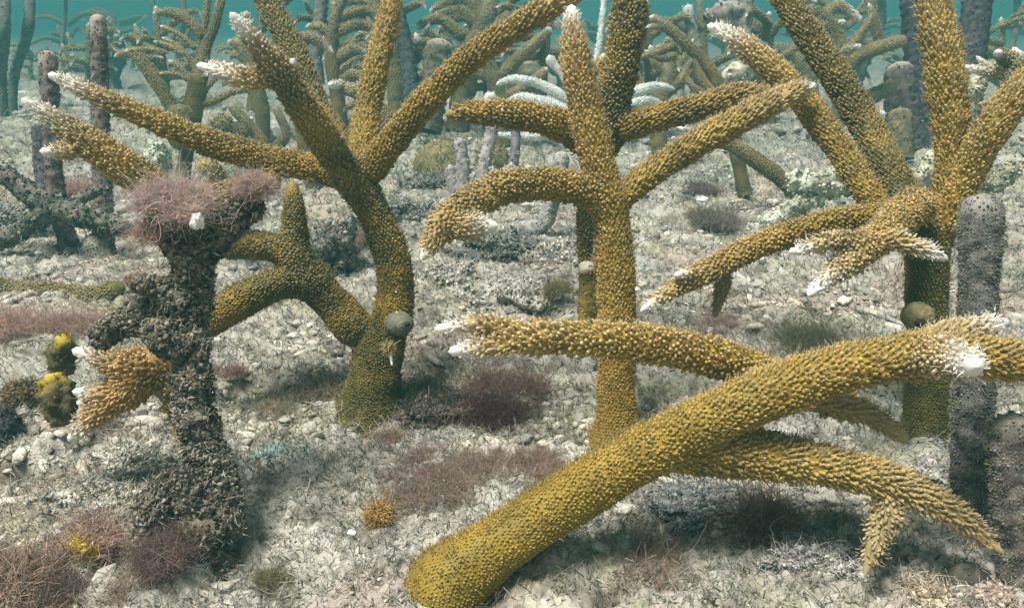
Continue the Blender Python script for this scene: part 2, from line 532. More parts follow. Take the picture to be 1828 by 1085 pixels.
        n = len(Pc)
        if n:
            nz = rng.random(n)
            young = np.exp(-Btd / 0.10)
            Lc = (0.0009 + 0.0010 * sstep(.30, .12, Btd) + 0.0009 * young) * (1 - .8 * sstep(.012, .002, Btd)) * (0.55 + 0.9 * nz) * clen * op.get('cl', 1.0) * (sp / 0.0052)
            Sz = 0.00092 * (.62 + .38 * sstep(.32, .10, Btd)) * (1 - .35 * sstep(.03, .008, Btd)) * (0.65 + 0.60 * rng.random(n)) * (sp / 0.0052) * op.get('cs', 1.0)
            base = colour(Pc, Btd, None)
            lt = (0.14 + 0.20 * sstep(.30, .12, Btd) + 0.32 * young)[:, None] * rng.uniform(0.5, 1.3, (n, 1)) * op.get('ltip', 1.0)
            cb = base * (1 - np.clip(lt, 0, 1)) + light * np.clip(lt, 0, 1)
            if wl > 0:
                ww = (sstep(1.35, 0.1, Btd / (wl * 1.9) + .18 * rng.normal(size=n)) ** 1.4)[:, None]
                cb = cb * (1 - ww) + white * ww
            tilt = np.radians(42 + 12 * young + 16 * sstep(.03, .004, Btd) + rng.normal(size=n) * 9) * op.get('tilt', 1.0)
            corallites(mb, Pc, Bd, Bt, Sz, Lc, base * 0.9, cb, tilt, 6 if dep < 0.9 else 4)
            fz = fuzz * op.get('fuzz', 1.0)
            if fz > 0:                                   # extended polyps on the upward sides
                up = Bd[:, 2]
                kk = rng.random(n) < fz * (.30 + .9 * sstep(-0.4, 0.5, up)) * (.35 + .65 * sstep(.28, .12, Btd))
                for rep in range(4):
                    Q = Pc[kk]; nq = len(Q)
                    if not nq: break
                    D = Bd[kk] * 0.85 + Bt[kk] * 0.45 + rng.normal(size=(nq, 3)) * 0.28 + np.array([0, 0, 0.25])
                    st = Q + nrm(Bd[kk] * 0.8 + Bt[kk] * 0.6) * (Lc[kk] * 0.6)[:, None] + rng.normal(size=(nq, 3)) * 0.0009
                    Lp = rng.uniform(0.0010, 0.0030, nq) * (sp / 0.0052)
                    gw = ((.08 + .5 * sstep(.1, .7, up[kk])) * (.25 + .75 * sstep(.28, .12, Btd[kk])))[:, None]; ca = base[kk]
                    strands(mb, st, D, Lp, np.full(nq, 0.00030 * sp / 0.0052), ca, cb[kk] * (1 - gw) + np.array([0.70, 0.68, 0.60]) * gw, 0.3, 2, 3)
        o = mb.build(kind, M_CORAL, root)
        if op.get('label'): o['label'] = op['label']
    return root

B_ = 'branch'
# foreground colony
coral('big mustard staghorn coral lying across the right foreground with bright white tips', [
    ('trunk', [(770, 1130, .378, 90), (796, 1048, .378, 84), (905, 960, .377, 66), (1050, 867, .375, 60), (1200, 780, .370, 58), (1350, 712, .368, 55), (1500, 660, .366, 53), (1640, 636, .364, 50), (1760, 640, .366, 47), (1900, 652, .372, 42)], dict(open=1, tl=.02, tipm=0, low=-.35)),
    (B_, [(1500, 690, .385, 34), (1410, 680, .388, 38), (1320, 652, .386, 42), (1200, 622, .375, 44), (1060, 607, .362, 40), (940, 607, .352, 36), (860, 620, .346, 26), (800, 628, .342, 17)], dict(w=.012, low=-.3, cl=1.25, label='long side branch reaching left to a white tip')),
    (B_, [(990, 600, .356, 26), (900, 585, .350, 24), (830, 580, .346, 20), (775, 588, .344, 15)], dict(w=.013, cl=1.2)),
    (B_, [(1400, 690, .378, 38), (1480, 716, .388, 34), (1550, 740, .388, 30), (1622, 788, .386, 18)], dict(tipm=.7, cl=1.2)),
    (B_, [(1630, 640, .362, 46), (1680, 640, .345, 46), (1720, 648, .326, 40), (1745, 655, .312, 26)], dict(w=.017, cl=1.2, tipm=.8, label='stubby white-tipped branch pointing at the viewer')),
    (B_, [(1600, 640, .366, 38), (1680, 605, .370, 36), (1750, 583, .376, 28), (1800, 575, .380, 16)], dict(w=.02, tipm=.8)),
    (B_, [(1150, 800, .374, 50), (1260, 800, .378, 56), (1370, 815, .378, 52), (1480, 834, .376, 46), (1590, 860, .372, 42), (1700, 915, .366, 32), (1792, 988, .360, 9)], dict(tipm=.6, cl=1.2, low=-.3)),
    (B_, [(1590, 870, .374, 40), (1580, 925, .370, 36), (1560, 975, .366, 26), (1543, 1028, .363, 7)], dict(tipm=.5, col=(.36, .30, .16), cl=.8)),
], sp=.0048)

# left colony
coral('tall olive staghorn coral left of centre with a grey snail at its base', [
    ('trunk', [(655, 765, .56, 80), (664, 700, .56, 60), (680, 625, .558, 50), (700, 560, .556, 42), (706, 500, .556, 39), (690, 430, .553, 38), (655, 360, .548, 38), (625, 315, .540, 37), (575, 245, .51, 36), (525, 170, .488, 33), (470, 95, .468, 27), (410, 22, .452, 13)], dict(w=.017, lowcol=OLIVE, low=.25, tipm=.6, cl=1.1)),
    (B_, [(655, 610, .558, 44), (600, 550, .552, 42), (548, 492, .545, 42), (512, 452, .540, 36), (465, 438, .538, 33), (385, 440, .53, 30)], dict(lowcol=OLIVE, low=.55, cl=.55, fuzz=.5, sp=.8, ltip=.5, tipm=.1)),
    (B_, [(530, 465, .542, 34), (527, 410, .540, 29), (524, 360, .538, 25), (522, 322, .537, 14)], dict(low=.35, cl=.55, lowcol=OLIVE, fuzz=.5, tipm=.1, sp=.8, ltip=.5)),
    (B_, [(560, 500, .545, 36), (495, 508, .537, 38), (435, 535, .53, 40), (385, 565, .526, 38), (335, 595, .524, 36)], dict(open=1, low=.5, cl=.55, lowcol=OLIVE, fuzz=.5, tipm=0, sp=.8, ltip=.5)),
    (B_, [(620, 310, .545, 38), (560, 300, .545, 31), (480, 285, .54, 31), (380, 257, .53, 30), (280, 217, .52, 27), (190, 180, .51, 23), (85, 132, .50, 12)], dict(w=.022, cl=1.25, tipm=.6)),
    (B_, [(500, 130, .478, 28), (450, 142, .474, 26), (400, 130, .470, 22), (350, 116, .468, 12)], dict(w=.022, cl=1.1, tipm=.7)),
    (B_, [(505, 135, .485, 24), (520, 118, .480, 19), (527, 104, .478, 14)], dict(w=.005, tipm=.5, col=(.5, .3, .05))),
    (B_, [(640, 300, .56, 26), (610, 250, .58, 24), (570, 185, .60, 23), (530, 100, .615, 27), (485, 20, .63, 28), (450, -60, .64, 28)], dict(open=1, low=.8, col=BROWN, lowcol=OLIVE, tipm=0)),
    (B_, [(642, 318, .550, 32), (651, 262, .558, 33), (656, 200, .566, 30), (672, 120, .57, 29), (692, 40, .574, 26), (705, -30, .576, 22)], dict(open=1, tipm=.3, tilt=1.25)),
    (B_, [(650, 320, .545, 38), (680, 280, .54, 33), (750, 195, .532, 31), (840, 105, .522, 30), (930, 45, .515, 28), (1040, -20, .505, 25)], dict(open=1, tipm=.35, cl=1.3)),
    (B_, [(500, 315, .54, 26), (420, 345, .525, 28), (330, 350, .51, 28), (240, 312, .498, 38), (170, 262, .488, 34), (100, 215, .482, 24), (38, 176, .478, 12)], dict(w=.020, tipm=.5, lowcol=OLIVE, cl=1.2)),
    (B_, [(140, 268, .485, 24), (100, 272, .478, 20), (70, 270, .474, 13)], dict(w=.008, tipm=.7)),
], sp=.0049)

# centre colony
coral('upright golden staghorn coral in the centre with paired curved side branches', [
    ('trunk', [(1100, 835, .512, 92), (1100, 780, .512, 58), (1100, 700, .512, 43), (1102, 600, .512, 42), (1100, 500, .511, 42), (1090, 400, .509, 41), (1068, 300, .506, 38), (1045, 200, .502, 36), (1030, 120, .498, 35), (1022, 60, .495, 28), (1020, 8, .493, 13)], dict(w=.012, tipm=.5, tilt=1.2, lowcol=(.30, .19, .03))),
    (B_, [(1080, 355, .505, 36), (1020, 335, .50, 36), (940, 330, .49, 37), (870, 347, .48, 37), (812, 385, .472, 35), (777, 425, .468, 29), (752, 465, .465, 10)], dict(w=.006, cl=1.15)),
    (B_, [(795, 395, .470, 32), (840, 407, .468, 34), (868, 405, .467, 25), (890, 403, .466, 12)], dict(w=.012, tipm=.6)),
    (B_, [(1095, 365, .506, 32), (1150, 320, .508, 31), (1230, 265, .512, 31), (1320, 215, .515, 31), (1400, 175, .517, 27), (1458, 152, .518, 12)], dict(w=.008, cl=1.15)),
    (B_, [(1050, 140, .50, 14), (1068, 115, .505, 13), (1080, 96, .508, 9)], dict(w=.004)),
], sp=.0050)
coral('olive staghorn coral standing close behind the central golden one', [
    ('trunk', [(1050, 600, .66, 20), (1047, 500, .655, 19), (1045, 400, .645, 22), (1060, 310, .635, 26), (1085, 240, .625, 36), (1100, 160, .615, 38), (1118, 60, .605, 38), (1130, -40, .60, 36)], dict(open=1, tipm=0, lowcol=OLIVE, low=.5)),
    (B_, [(1060, 260, .625, 32), (1000, 225, .61, 33), (930, 207, .60, 31), (860, 203, .59, 26), (795, 205, .585, 16)], dict(cl=1.15, tipm=.2)),
    (B_, [(1095, 235, .62, 30), (1160, 215, .61, 29), (1240, 195, .60, 28), (1320, 172, .59, 26), (1395, 165, .58, 14)], dict(cl=1.15, tipm=.3)),
], sp=.0056)

# right colony
coral('wide staghorn coral at right with thick olive trunk and white-tipped lower fingers', [
    ('trunk', [(1655, 830, .51, 76), (1652, 770, .51, 52), (1655, 650, .51, 44), (1655, 540, .508, 44), (1655, 450, .505, 46), (1630, 380, .508, 42), (1590, 310, .52, 37), (1540, 215, .54, 34), (1468, 100, .55, 32), (1388, -20, .56, 30)], dict(open=1, lowcol=OLIVE, low=.75, tipm=0)),
    (B_, [(1600, 400, .51, 34), (1550, 345, .518, 33), (1500, 270, .527, 31), (1440, 190, .535, 31), (1370, 115, .54, 29), (1310, 70, .542, 23), (1262, 45, .543, 12)], dict(w=.022, tipm=.7, cl=1.1)),
    (B_, [(1600, 385, .505, 30), (1530, 390, .50, 30), (1440, 410, .495, 30), (1350, 440, .488, 30), (1260, 487, .480, 27), (1190, 525, .474, 19), (1143, 556, .47, 9)], dict(w=.012, cl=1.05)),
    (B_, [(1262, 480, .482, 20), (1235, 487, .474, 17), (1203, 492, .468, 11)], dict(w=.009)),
    (B_, [(1295, 485, .490, 24), (1285, 530, .494, 18), (1275, 568, .496, 9)], dict(col=(.3, .26, .12), cl=.7, tipm=.3)),
    (B_, [(1650, 360, .49, 40), (1610, 385, .47, 40), (1575, 420, .455, 36), (1530, 455, .445, 34), (1485, 490, .436, 28), (1442, 528, .43, 14)], dict(w=.018, tipm=.7, tilt=1.1)),
    (B_, [(1560, 440, .448, 26), (1490, 430, .44, 25), (1450, 442, .435, 19), (1408, 450, .433, 11)], dict(w=.015, tipm=.6, cl=1.2)),
    (B_, [(1555, 430, .45, 28), (1600, 430, .445, 26), (1650, 447, .44, 21), (1693, 464, .437, 11)], dict(w=.015, tipm=.6, cl=1.2)),
    (B_, [(1665, 440, .505, 38), (1690, 360, .503, 34), (1700, 270, .50, 37), (1690, 170, .498, 40), (1675, 70, .495, 38), (1655, -40, .492, 34)], dict(open=1, tipm=.35, tilt=1.25, cl=1.25)),
    (B_, [(1680, 420, .50, 34), (1715, 340, .49, 34), (1755, 260, .48, 37), (1800, 190, .47, 37), (1860, 120, .462, 32)], dict(open=1, tipm=.3)),
], sp=.0048)
coral('small orange staghorn sprig with three white tips at the left beside the yellow sponges', [
    ('trunk', [(350, 800, .45, 34), (320, 720, .45, 33), (288, 655, .45, 44), (245, 678, .447, 46), (205, 708, .445, 40), (163, 746, .442, 29), (122, 788, .44, 12)], dict(w=.012, cl=1.2)),
    (B_, [(278, 645, .448, 40), (218, 650, .442, 35), (172, 638, .438, 26), (128, 624, .435, 13)], dict(w=.012, cl=1.2)),
    (B_, [(215, 702, .446, 28), (172, 703, .440, 22), (128, 698, .437, 12)], dict(w=.009)),
], sp=.0050, base_col=np.array([.50, .27, .03]))

# ------------------------------------------------------------------ generic lumpy tubes (dead coral, rods)
def tube(mb, pts, amp, freq, colf, nr=None, ds=None, caps=True, ring=0.0, seed=0.0, rs=1.0, world=False):
    Wp = np.array(pts, float) if world else np.array([list(P3(a, b, d)) + [r * rs * .92 * d / F_PX] for a, b, d, r in pts])
    dep = 1 if world else np.mean([p[2] for p in pts])
    ds = ds or 0.0016 * max(1, dep / 0.5)
    c, s = spline(Wp, ds); m = len(c); ctr, rad = c[:, :3], c[:, 3].copy()
    if caps:
        k = np.clip((s[-1] - s) / max(rad[-1], .001), 0, 1)
        rad = rad * np.sqrt(np.clip(1 - (1 - k) ** 2, 0.001, 1))
    t, N, Bn = frames(ctr)
    nr = nr or int(np.clip(2 * math.pi * rad.mean() / ds, 8, 90))
    a = np.linspace(0, 2 * math.pi, nr, endpoint=False)
    d = (N[:, None] * np.cos(a)[None, :, None] + Bn[:, None] * np.sin(a)[None, :, None]).reshape(-1, 3)
    rf = np.repeat(rad, nr); P = np.repeat(ctr, nr, 0) + d * rf[:, None]
    dis = fbm(P, freq, 4, 0.6, 5 + seed) * amp + ring * np.sin(np.repeat(s, nr) / 0.0042 * 2 * math.pi * 0.5 + 4 * noise3(P, 90, 7))
    P = P + d * (dis * np.minimum(rf, rf.max()))[:, None]
    C = colf(P, np.repeat(s / s[-1], nr))
    n0 = mb.n
    mb.add(P, quads=ringfaces(m, nr), c=C)
    mb.add([ctr[-1] + t[-1] * 0.0004], c=C[-1])
    mb.t.append(np.array([[n0 + (m - 1) * nr + j, n0 + (m - 1) * nr + (j + 1) % nr, n0 + len(P)] for j in range(nr)]))
    return P, d, t

def ccol(c1, c2, freq=60, c3=None):
    c1, c2 = np.array(c1, float), np.array(c2, float)
    def f(P, u):
        k = np.clip(0.5 + fbm(P, freq, 4, 0.65, 21), 0, 1)[:, None]
        c = c1 * (1 - k) + c2 * k
        if c3 is not None:
            k2 = sstep(0.2, 0.6, fbm(P, freq * 0.7, 3, 0.6, 77))[:, None]
            c = c * (1 - k2) + np.array(c3) * k2
        return c
    return f

def crust(mb, P, d, n, L, Wd, ca, cb, lay=0.9, curl=0.8):
    idx = rng.integers(0, len(P), n)
    D = d[idx] + rng.normal(size=(n, 3)) * lay + np.array([0, 0, .15])
    strands(mb, P[idx] - d[idx] * 0.0005, D, L * rng.uniform(.4, 1.5, n), Wd * rng.uniform(.6, 1.4, n), fullcol(ca, n, .3), fullcol(cb, n, .35), curl * 1.3)

def lumps(mb, P, d, n, size, ca, cb):
    idx = rng.integers(0, len(P), n); V0, F0 = ICO1
    s = size * rng.uniform(.35, 1.6, n)
    V = V0[None] * (s[:, None] * rng.uniform(.6, 1.3, (n, 3)))[:, None, :] * (1 + .22 * rng.normal(size=(n, len(V0), 1)))
    V = V + (P[idx] + d[idx] * (s * .2)[:, None])[:, None]
    k = rng.random((n, 1)) ** 1.5
    col = fullcol(np.asarray(ca) * (1 - k) + np.asarray(cb) * k, n, .2)
    mb.add(V.reshape(-1, 3), tris=(F0[None] + (np.arange(n) * len(V0))[:, None, None]).reshape(-1, 3), c=np.repeat(col, len(V0), 0))

def dead(label, parts, name='dead_coral', group=None, c1=(.10, .085, .065), c2=(.30, .28, .22), c3=(.22, .13, .13), amp=.30, ncr=2600, L=.0024, ca=(.15, .13, .1), cb=(.45, .42, .34), tuft=1.0):
    r0 = W4([parts[0][1][0]])[0]
    root = tag(empty(name, r0[:3]), label, 'dead coral', group)
    for i, (kind, pts) in enumerate(parts):
        mb = MB()
        P, d, t = tube(mb, pts, amp, 70, ccol(c1, c2, 60, c3), seed=i * 3.1)
        dep = pts[0][2]
        crust(mb, P, d, int(ncr * len(P) / 9000) + 40, L * max(1, dep / .6), .00036 * max(1, dep / .6), ca, cb)
        lumps(mb, P, d, int(ncr * 1.3 * len(P) / 9000) + 30, .00085 * max(1, dep / .6), np.array(c1) * .8, np.array(c2) * 1.35)
        mb.build(kind, M_DEAD, root)
    return root

stump = dead('dark dead coral stump overgrown with pink algae in the left foreground', [
    ('trunk', [(330, 1010, .402, 80), (345, 950, .404, 68), (376, 880, .406, 44), (370, 820, .407, 38), (350, 750, .408, 33), (345, 660, .409, 32), (343, 560, .410, 30), (343, 490, .410, 33), (340, 430, .410, 40)]),
    (B_, [(340, 460, .410, 36), (308, 410, .408, 33), (282, 368, .406, 26)]),
    (B_, [(355, 450, .410, 34), (400, 405, .408, 28), (438, 375, .406, 27), (462, 350, .405, 22)]),
    (B_, [(335, 540, .408, 34), (285, 515, .404, 22), (232, 503, .400, 16)]),
    (B_, [(330, 540, .412, 34), (270, 555, .414, 28), (215, 580, .414, 27), (165, 612, .414, 18)]),
    (B_, [(335, 620, .406, 34), (285, 598, .400, 28), (255, 590, .397, 22)]),
    ('root', [(345, 880, .402, 40), (295, 870, .395, 34), (268, 920, .390, 28), (262, 1000, .388, 34)]),
    ('root', [(365, 850, .408, 34), (395, 865, .405, 28), (408, 905, .404, 24), (396, 970, .400, 30)]),
], name='dead_coral_stump', ncr=7500, c1=(.04, .034, .03), c2=(.19, .165, .13), c3=(.14, .08, .08), amp=.34)

dead('fallen dark dead branch with crusty forks at the left edge of the frame', [
    (B_, [(-30, 300, .90, 14), (15, 318, .90, 18), (60, 350, .90, 22), (120, 378, .895, 22), (180, 392, .89, 20), (235, 415, .885, 14)]),
    (B_, [(95, 372, .895, 20), (50, 402, .90, 17), (-10, 440, .905, 16)]),
    (B_, [(120, 375, .90, 14), (155, 350, .90, 10), (180, 338, .9, 8)]),
], c1=(.045, .045, .04), c2=(.17, .165, .13))
dead('pale crusted dead branch fork lying on the sand behind the right colony', [
    (B_, [(1330, 420, 1.05, 14), (1390, 385, 1.06, 16), (1440, 350, 1.07, 20), (1475, 330, 1.08, 26), (1520, 325, 1.09, 22), (1590, 350, 1.1, 18)]),
    (B_, [(1465, 340, 1.07, 22), (1425, 322, 1.06, 20), (1405, 312, 1.06, 16)]),
], c1=(.30, .31, .24), c2=(.58, .58, .48), c3=(.2, .2, .13), ncr=4000, amp=.6)
dead('pale greenish dead branch standing beside the golden upright at right', [
    (B_, [(1610, 330, .92, 14), (1650, 310, .92, 18), (1690, 260, .92, 20), (1720, 190, .9, 18), (1750, 140, .9, 15), (1775, 112, .9, 10)]),
    (B_, [(1600, 320, .95, 20), (1680, 335, .95, 20), (1760, 330, .95, 18), (1820, 300, .95, 16)]),
], c1=(.22, .23, .16), c2=(.48, .47, .36), c3=(.3, .3, .2), ncr=4000, amp=.5)
dead('short mossy grey twig between the far rods right of centre', [
    (B_, [(1272, 200, 1.3, 8), (1285, 160, 1.3, 13), (1315, 130, 1.3, 19), (1360, 115, 1.3, 16)])], c1=(.25, .25, .18), c2=(.5, .5, .4), ncr=500)
dead('grey encrusted oblong lump caught between background rods at the top', [
    (B_, [(1258, 34, 1.5, 9), (1280, 28, 1.5, 20), (1300, 22, 1.5, 22), (1330, 20, 1.5, 12)])], c1=(.16, .15, .15), c2=(.34, .31, .3), ncr=300)

# ------------------------------------------------------------------ sea rods
def rod(label, pts, c1=(.10, .085, .085), c2=(.30, .26, .25), top=(.42, .38, .33), fr=0.0, group=None, amp=.10, ring=.05, name='sea_rod', base=None, nd=None):
    mb = MB(); pts = list(pts)
    cf0 = ccol(c1, c2, 110)
    def cf(P, u):
        c = cf0(P, u); k = sstep(.86, .99, u)[:, None] * .75
        return c * (1 - k) + np.array(top) * k
    P, d, t = tube(mb, pts, amp, 150, cf, ring=ring, seed=pts[0][0] * .01, rs=1 / RS * .96)
    dep = pts[0][2]; n = int(len(P) * (nd or .25))
    idx = rng.integers(0, len(P), n)
    tt = np.tile(np.array([0, 0, 1.0]), (n, 1))
    sc = max(1, dep / .55)
    colr = cf(P[idx], np.zeros(n))
    corallites(mb, P[idx], d[idx], tt, np.full(n, .00050 * sc) * rng.uniform(.7, 1.3, n), np.full(n, .0009 * sc), colr, np.clip(colr * 1.7 + .03, 0, 1), np.full(n, .9), 4)
    r0 = W4([pts[0]])[0][:3]
    if fr > 0:
        root = tag(empty(name, r0), label, 'sea rod', group)
        mb.build('stem', M_ROD, root)
        m2 = MB(); n = int(len(P) * 1.3); idx = rng.integers(0, len(P), n)
        strands(m2, P[idx], d[idx] + rng.normal(size=(n, 3)) * .35, np.full(n, fr) * rng.uniform(.5, 1.3, n), np.full(n, .00016), fullcol((.36, .34, .24), n), fullcol((.6, .58, .44), n), .3, 2, 3)
        m2.build('polyps', M_POLYP, root)
        return root
    o = mb.build(name, M_ROD, None, origin=r0)
    return tag(o, label, 'sea rod', group)

GR = 'grey sea rods standing on the reef flat'
rod('thick dark sea rod with a ribbed rounded top at the right edge of the frame', [(1745, 960, .42, 42), (1736, 850, .42, 40), (1738, 720, .42, 38), (1744, 600, .42, 35), (1748, 480, .42, 37), (1752, 400, .42, 41), (1753, 345, .42, 40)], c1=(.035, .034, .035), c2=(.13, .125, .12), top=(.28, .26, .25), fr=.0017, group=GR, ring=.03)
rod('dark sea rod cut by the lower right corner of the frame', [(1835, 1130, .372, 50), (1822, 1000, .374, 42), (1815, 880, .376, 44), (1810, 790, .378, 46), (1806, 735, .38, 38)], c1=(.05, .042, .038), c2=(.17, .15, .135), top=(.3, .28, .25), fr=.0017, group=GR)
rod('tall speckled brown sea rod with rounded tip at upper left', [(188, 470, .93, 20), (185, 380, .93, 19), (180, 250, .93, 17), (178, 120, .93, 16), (175, 25, .93, 15)], c1=(.045, .038, .036), c2=(.19, .155, .14), top=(.40, .34, .29), group=GR)
rod('shorter brown sea rod with banded cap left of the tall one', [(138, 470, .94, 20), (112, 400, .94, 18), (95, 300, .94, 17), (90, 180, .94, 17), (84, 90, .94, 18)], c1=(.045, .036, .034), c2=(.16, .13, .12), top=(.40, .31, .26), group=GR)
rod('thin dark sea rod stump beside the banded one', [(82, 345, 1.2, 18), (76, 280, 1.2, 17), (68, 215, 1.2, 14)], c1=(.05, .04, .05), c2=(.13, .11, .12), group=GR)
rod('short grey rod leaning at the foot of the tall speckled rod', [(182, 470, .90, 28), (172, 440, .90, 25), (165, 415, .90, 16)], c1=(.10, .095, .08), c2=(.22, .2, .16), group=GR)
rod('straight grey rod in the cluster left of the central coral', [(824, 362, 1.2, 16), (826, 300, 1.2, 14), (820, 245, 1.2, 13)], c1=(.16, .14, .15), c2=(.36, .33, .32), group=GR, name='sea_rod')
rod('smallest rod with a pale cap in the cluster left of the central coral', [(812, 350, 1.2, 12), (806, 320, 1.2, 11), (802, 293, 1.2, 9)], c1=(.16, .14, .14), c2=(.36, .33, .32), top=(.6, .58, .48), group=GR)
rod('long bending grey rod rising to a curled top behind the central coral', [(850, 350, 1.22, 15), (865, 290, 1.22, 13), (878, 230, 1.22, 13), (872, 190, 1.22, 15), (882, 165, 1.22, 14)], c1=(.2, .18, .18), c2=(.44, .4, .4), top=(.6, .6, .58), group=GR)
rod('stubby rod with a pale knobbly head in the middle cluster', [(910, 330, 1.18, 17), (912, 305, 1.18, 16), (913, 292, 1.18, 15)], c1=(.2, .18, .18), c2=(.4, .37, .35), top=(.6, .6, .56), group=GR)
rod('thin violet grey rod behind the stubby pale one', [(915, 325, 1.3, 10), (920, 260, 1.3, 10), (922, 215, 1.3, 9)], c1=(.12, .10, .11), c2=(.28, .24, .25), group=GR)
rod('grey arched rod hugging the rubble left of the central trunk', [(900, 412, 1.0, 14), (935, 412, 1.0, 20), (968, 400, 1.0, 18), (985, 360, 1.0, 17), (997, 310, 1.0, 17), (1005, 270, 1.0, 15)], c1=(.14, .14, .13), c2=(.34, .33, .31), group=GR)
rod('dark stub of a rod at the lower right beside the pitted stone', [(1740, 1080, .376, 42), (1728, 1030, .376, 42), (1722, 1000, .378, 36)], c1=(.06, .055, .045), c2=(.16, .14, .11), top=(.2, .18, .14), group=GR)
rod('cut rod with a pale grey end beside the central trunk', [(1048, 600, .60, 20), (1050, 540, .595, 20), (1049, 492, .59, 19), (1047, 466, .585, 19)], c1=(.12, .10, .03), c2=(.26, .2, .05), top=(.62, .58, .54), group=GR, nd=.1)
GD = 'dark thick rods in the background'
rod('massive dark column behind the golden upright coral at right', [(1660, 270, 1.75, 34), (1652, 180, 1.75, 32), (1642, 80, 1.75, 30), (1632, -30, 1.75, 28)], c1=(.025, .022, .03), c2=(.075, .06, .07), group=GD, nd=.1)
rod('dark thick column near the top right corner', [(1716, 250, 1.7, 32), (1726, 150, 1.7, 30), (1738, 60, 1.7, 28), (1748, -30, 1.7, 27)], c1=(.03, .025, .03), c2=(.085, .07, .075), group=GD, nd=.1)
rod('blunt brown fuzzy topped post at the foot of the massive dark column', [(1608, 285, 1.5, 24), (1606, 235, 1.5, 25), (1606, 192, 1.5, 24)], c1=(.09, .08, .05), c2=(.18, .15, .08), top=(.25, .23, .11), group=GD, nd=.1)
rod('brown shouldered block leaning on the massive dark column', [(1628, 270, 1.65, 34), (1612, 190, 1.65, 34), (1605, 110, 1.65, 28)], c1=(.05, .04, .045), c2=(.11, .08, .075), group=GD, nd=.1)
rod('grey post behind the left colony reaching the top of the frame', [(568, 150, 1.9, 14), (563, 90, 1.9, 13), (572, 30, 1.9, 13), (575, -30, 1.9, 12)], c1=(.09, .085, .09), c2=(.2, .19, .18), group=GD, nd=.1)
rod('dark slanting post behind the left colony uprights', [(740, 230, 1.8, 22), (735, 160, 1.8, 18), (722, 70, 1.8, 14), (700, -20, 1.8, 12)], c1=(.03, .035, .045), c2=(.08, .085, .09), group=GD, nd=.1)
rod('broad brown blunt topped post behind the long golden branch', [(765, 235, 1.7, 26), (775, 160, 1.7, 26), (785, 95, 1.7, 32), (790, 70, 1.7, 34)], c1=(.07, .065, .05), c2=(.15, .13, .09), group=GD, nd=.1)
rod('olive rounded pillar behind the bleached branches', [(945, 215, 1.8, 34), (940, 150, 1.8, 38), (935, 110, 1.8, 36)], c1=(.08, .08, .06), c2=(.16, .15, .11), group=GD, nd=.1)
rod('thin leaning grey rod left of the white tipped right branch', [(1240, 215, 1.9, 13), (1248, 120, 1.9, 13), (1232, 40, 1.9, 12), (1228, 8, 1.9, 10)], c1=(.12, .12, .10), c2=(.25, .24, .2), top=(.6, .62, .6), group=GD, nd=.1)
rod('grey green post just right of the encrusted lump at the top', [(1322, 190, 1.9, 17), (1328, 90, 1.9, 15), (1335, -20, 1.9, 13)], c1=(.12, .12, .09), c2=(.24, .23, .18), group=GD, nd=.1)
GH = 'hazy far rods'
for lab, x, d, r, lean, top in [
    ('forked teal grey rod at the far left edge', 18, 2.3, 11, 35, -30), ('hazy stout rod just inside the left edge of the frame', 2, 2.2, 13, 6, -30),
    ('hair thin far rod left of the tall speckled rod', 118, 3.6, 5, 0, -30),
    ('far dark block of a rod behind the tall speckled rod', 205, 3.0, 15, -4, 60), ('hazy rod behind the leaning branch fan at upper left', 262, 3.8, 6, 6, -20),
    ('faint rod above the fan of fingers at upper left', 330, 3.4, 8, -12, -30), ('faint rod between the left colony tips', 455, 3.2, 9, 10, -30),
    ('blue hazy rod left of the tallest central branch', 905, 3.0, 9, 8, -30), ('blue hazy rod right of the central uprights', 1192, 2.8, 22, 10, 40),
    ('faint leaning rod over the far right branches', 1520, 2.6, 12, 50, -30), ('thin slanting rod between the two dark columns', 1700, 2.3, 6, -30, -30),
    ('faint rod at the top right corner', 1800, 3.4, 7, 14, -30)]:
    gy = CY + F_PX * (CAM_H / d - math.sin(PITCH)) / math.cos(PITCH)
    rod(lab, [(x, gy + 6, d, r * 1.2), (x + lean * .3 + random.uniform(-9, 9), gy * .7 + top * .3, d, r * random.uniform(.8, 1.2)), (x + lean * .8 + random.uniform(-14, 14), gy * .35 + top * .65, d + random.uniform(-.1, .1), r * random.uniform(.75, 1.15)), (x + lean, top, d, r * .8)], c1=(.05, .055, .05), c2=(.13, .13, .11), group=GH, nd=.05)

# ------------------------------------------------------------------ background colonies
def bgc(label, d, brs, trunk_w=0, **k):
    """brs: lists of (x, y, r[, extra depth]); the first is the trunk"""
    L = []
    for i, b in enumerate(brs):
        op = b[0] if isinstance(b[0], dict) else {}
        pts = [(q[0], q[1], d + (q[3] if len(q) > 3 else 0), q[2]) for q in (b[1:] if isinstance(b[0], dict) else b)]
        L.append(('trunk' if i == 0 else B_, pts, dict(dict(tipm=.4, w=.005 * d, cs=.85), **op)))
    k.setdefault('sp', .0058 * max(1, d / 1.2)); k.setdefault('fuzz', 0)
    k.setdefault('base_col', np.array([.28, .215, .08])); k.setdefault('low_col', np.array([.15, .13, .055])); k.setdefault('clen', .75)
    k.setdefault('light', np.array([.62, .56, .40]))
    return coral(label, L, cat='coral', group=k.pop('group', 'background staghorn corals'), **k)

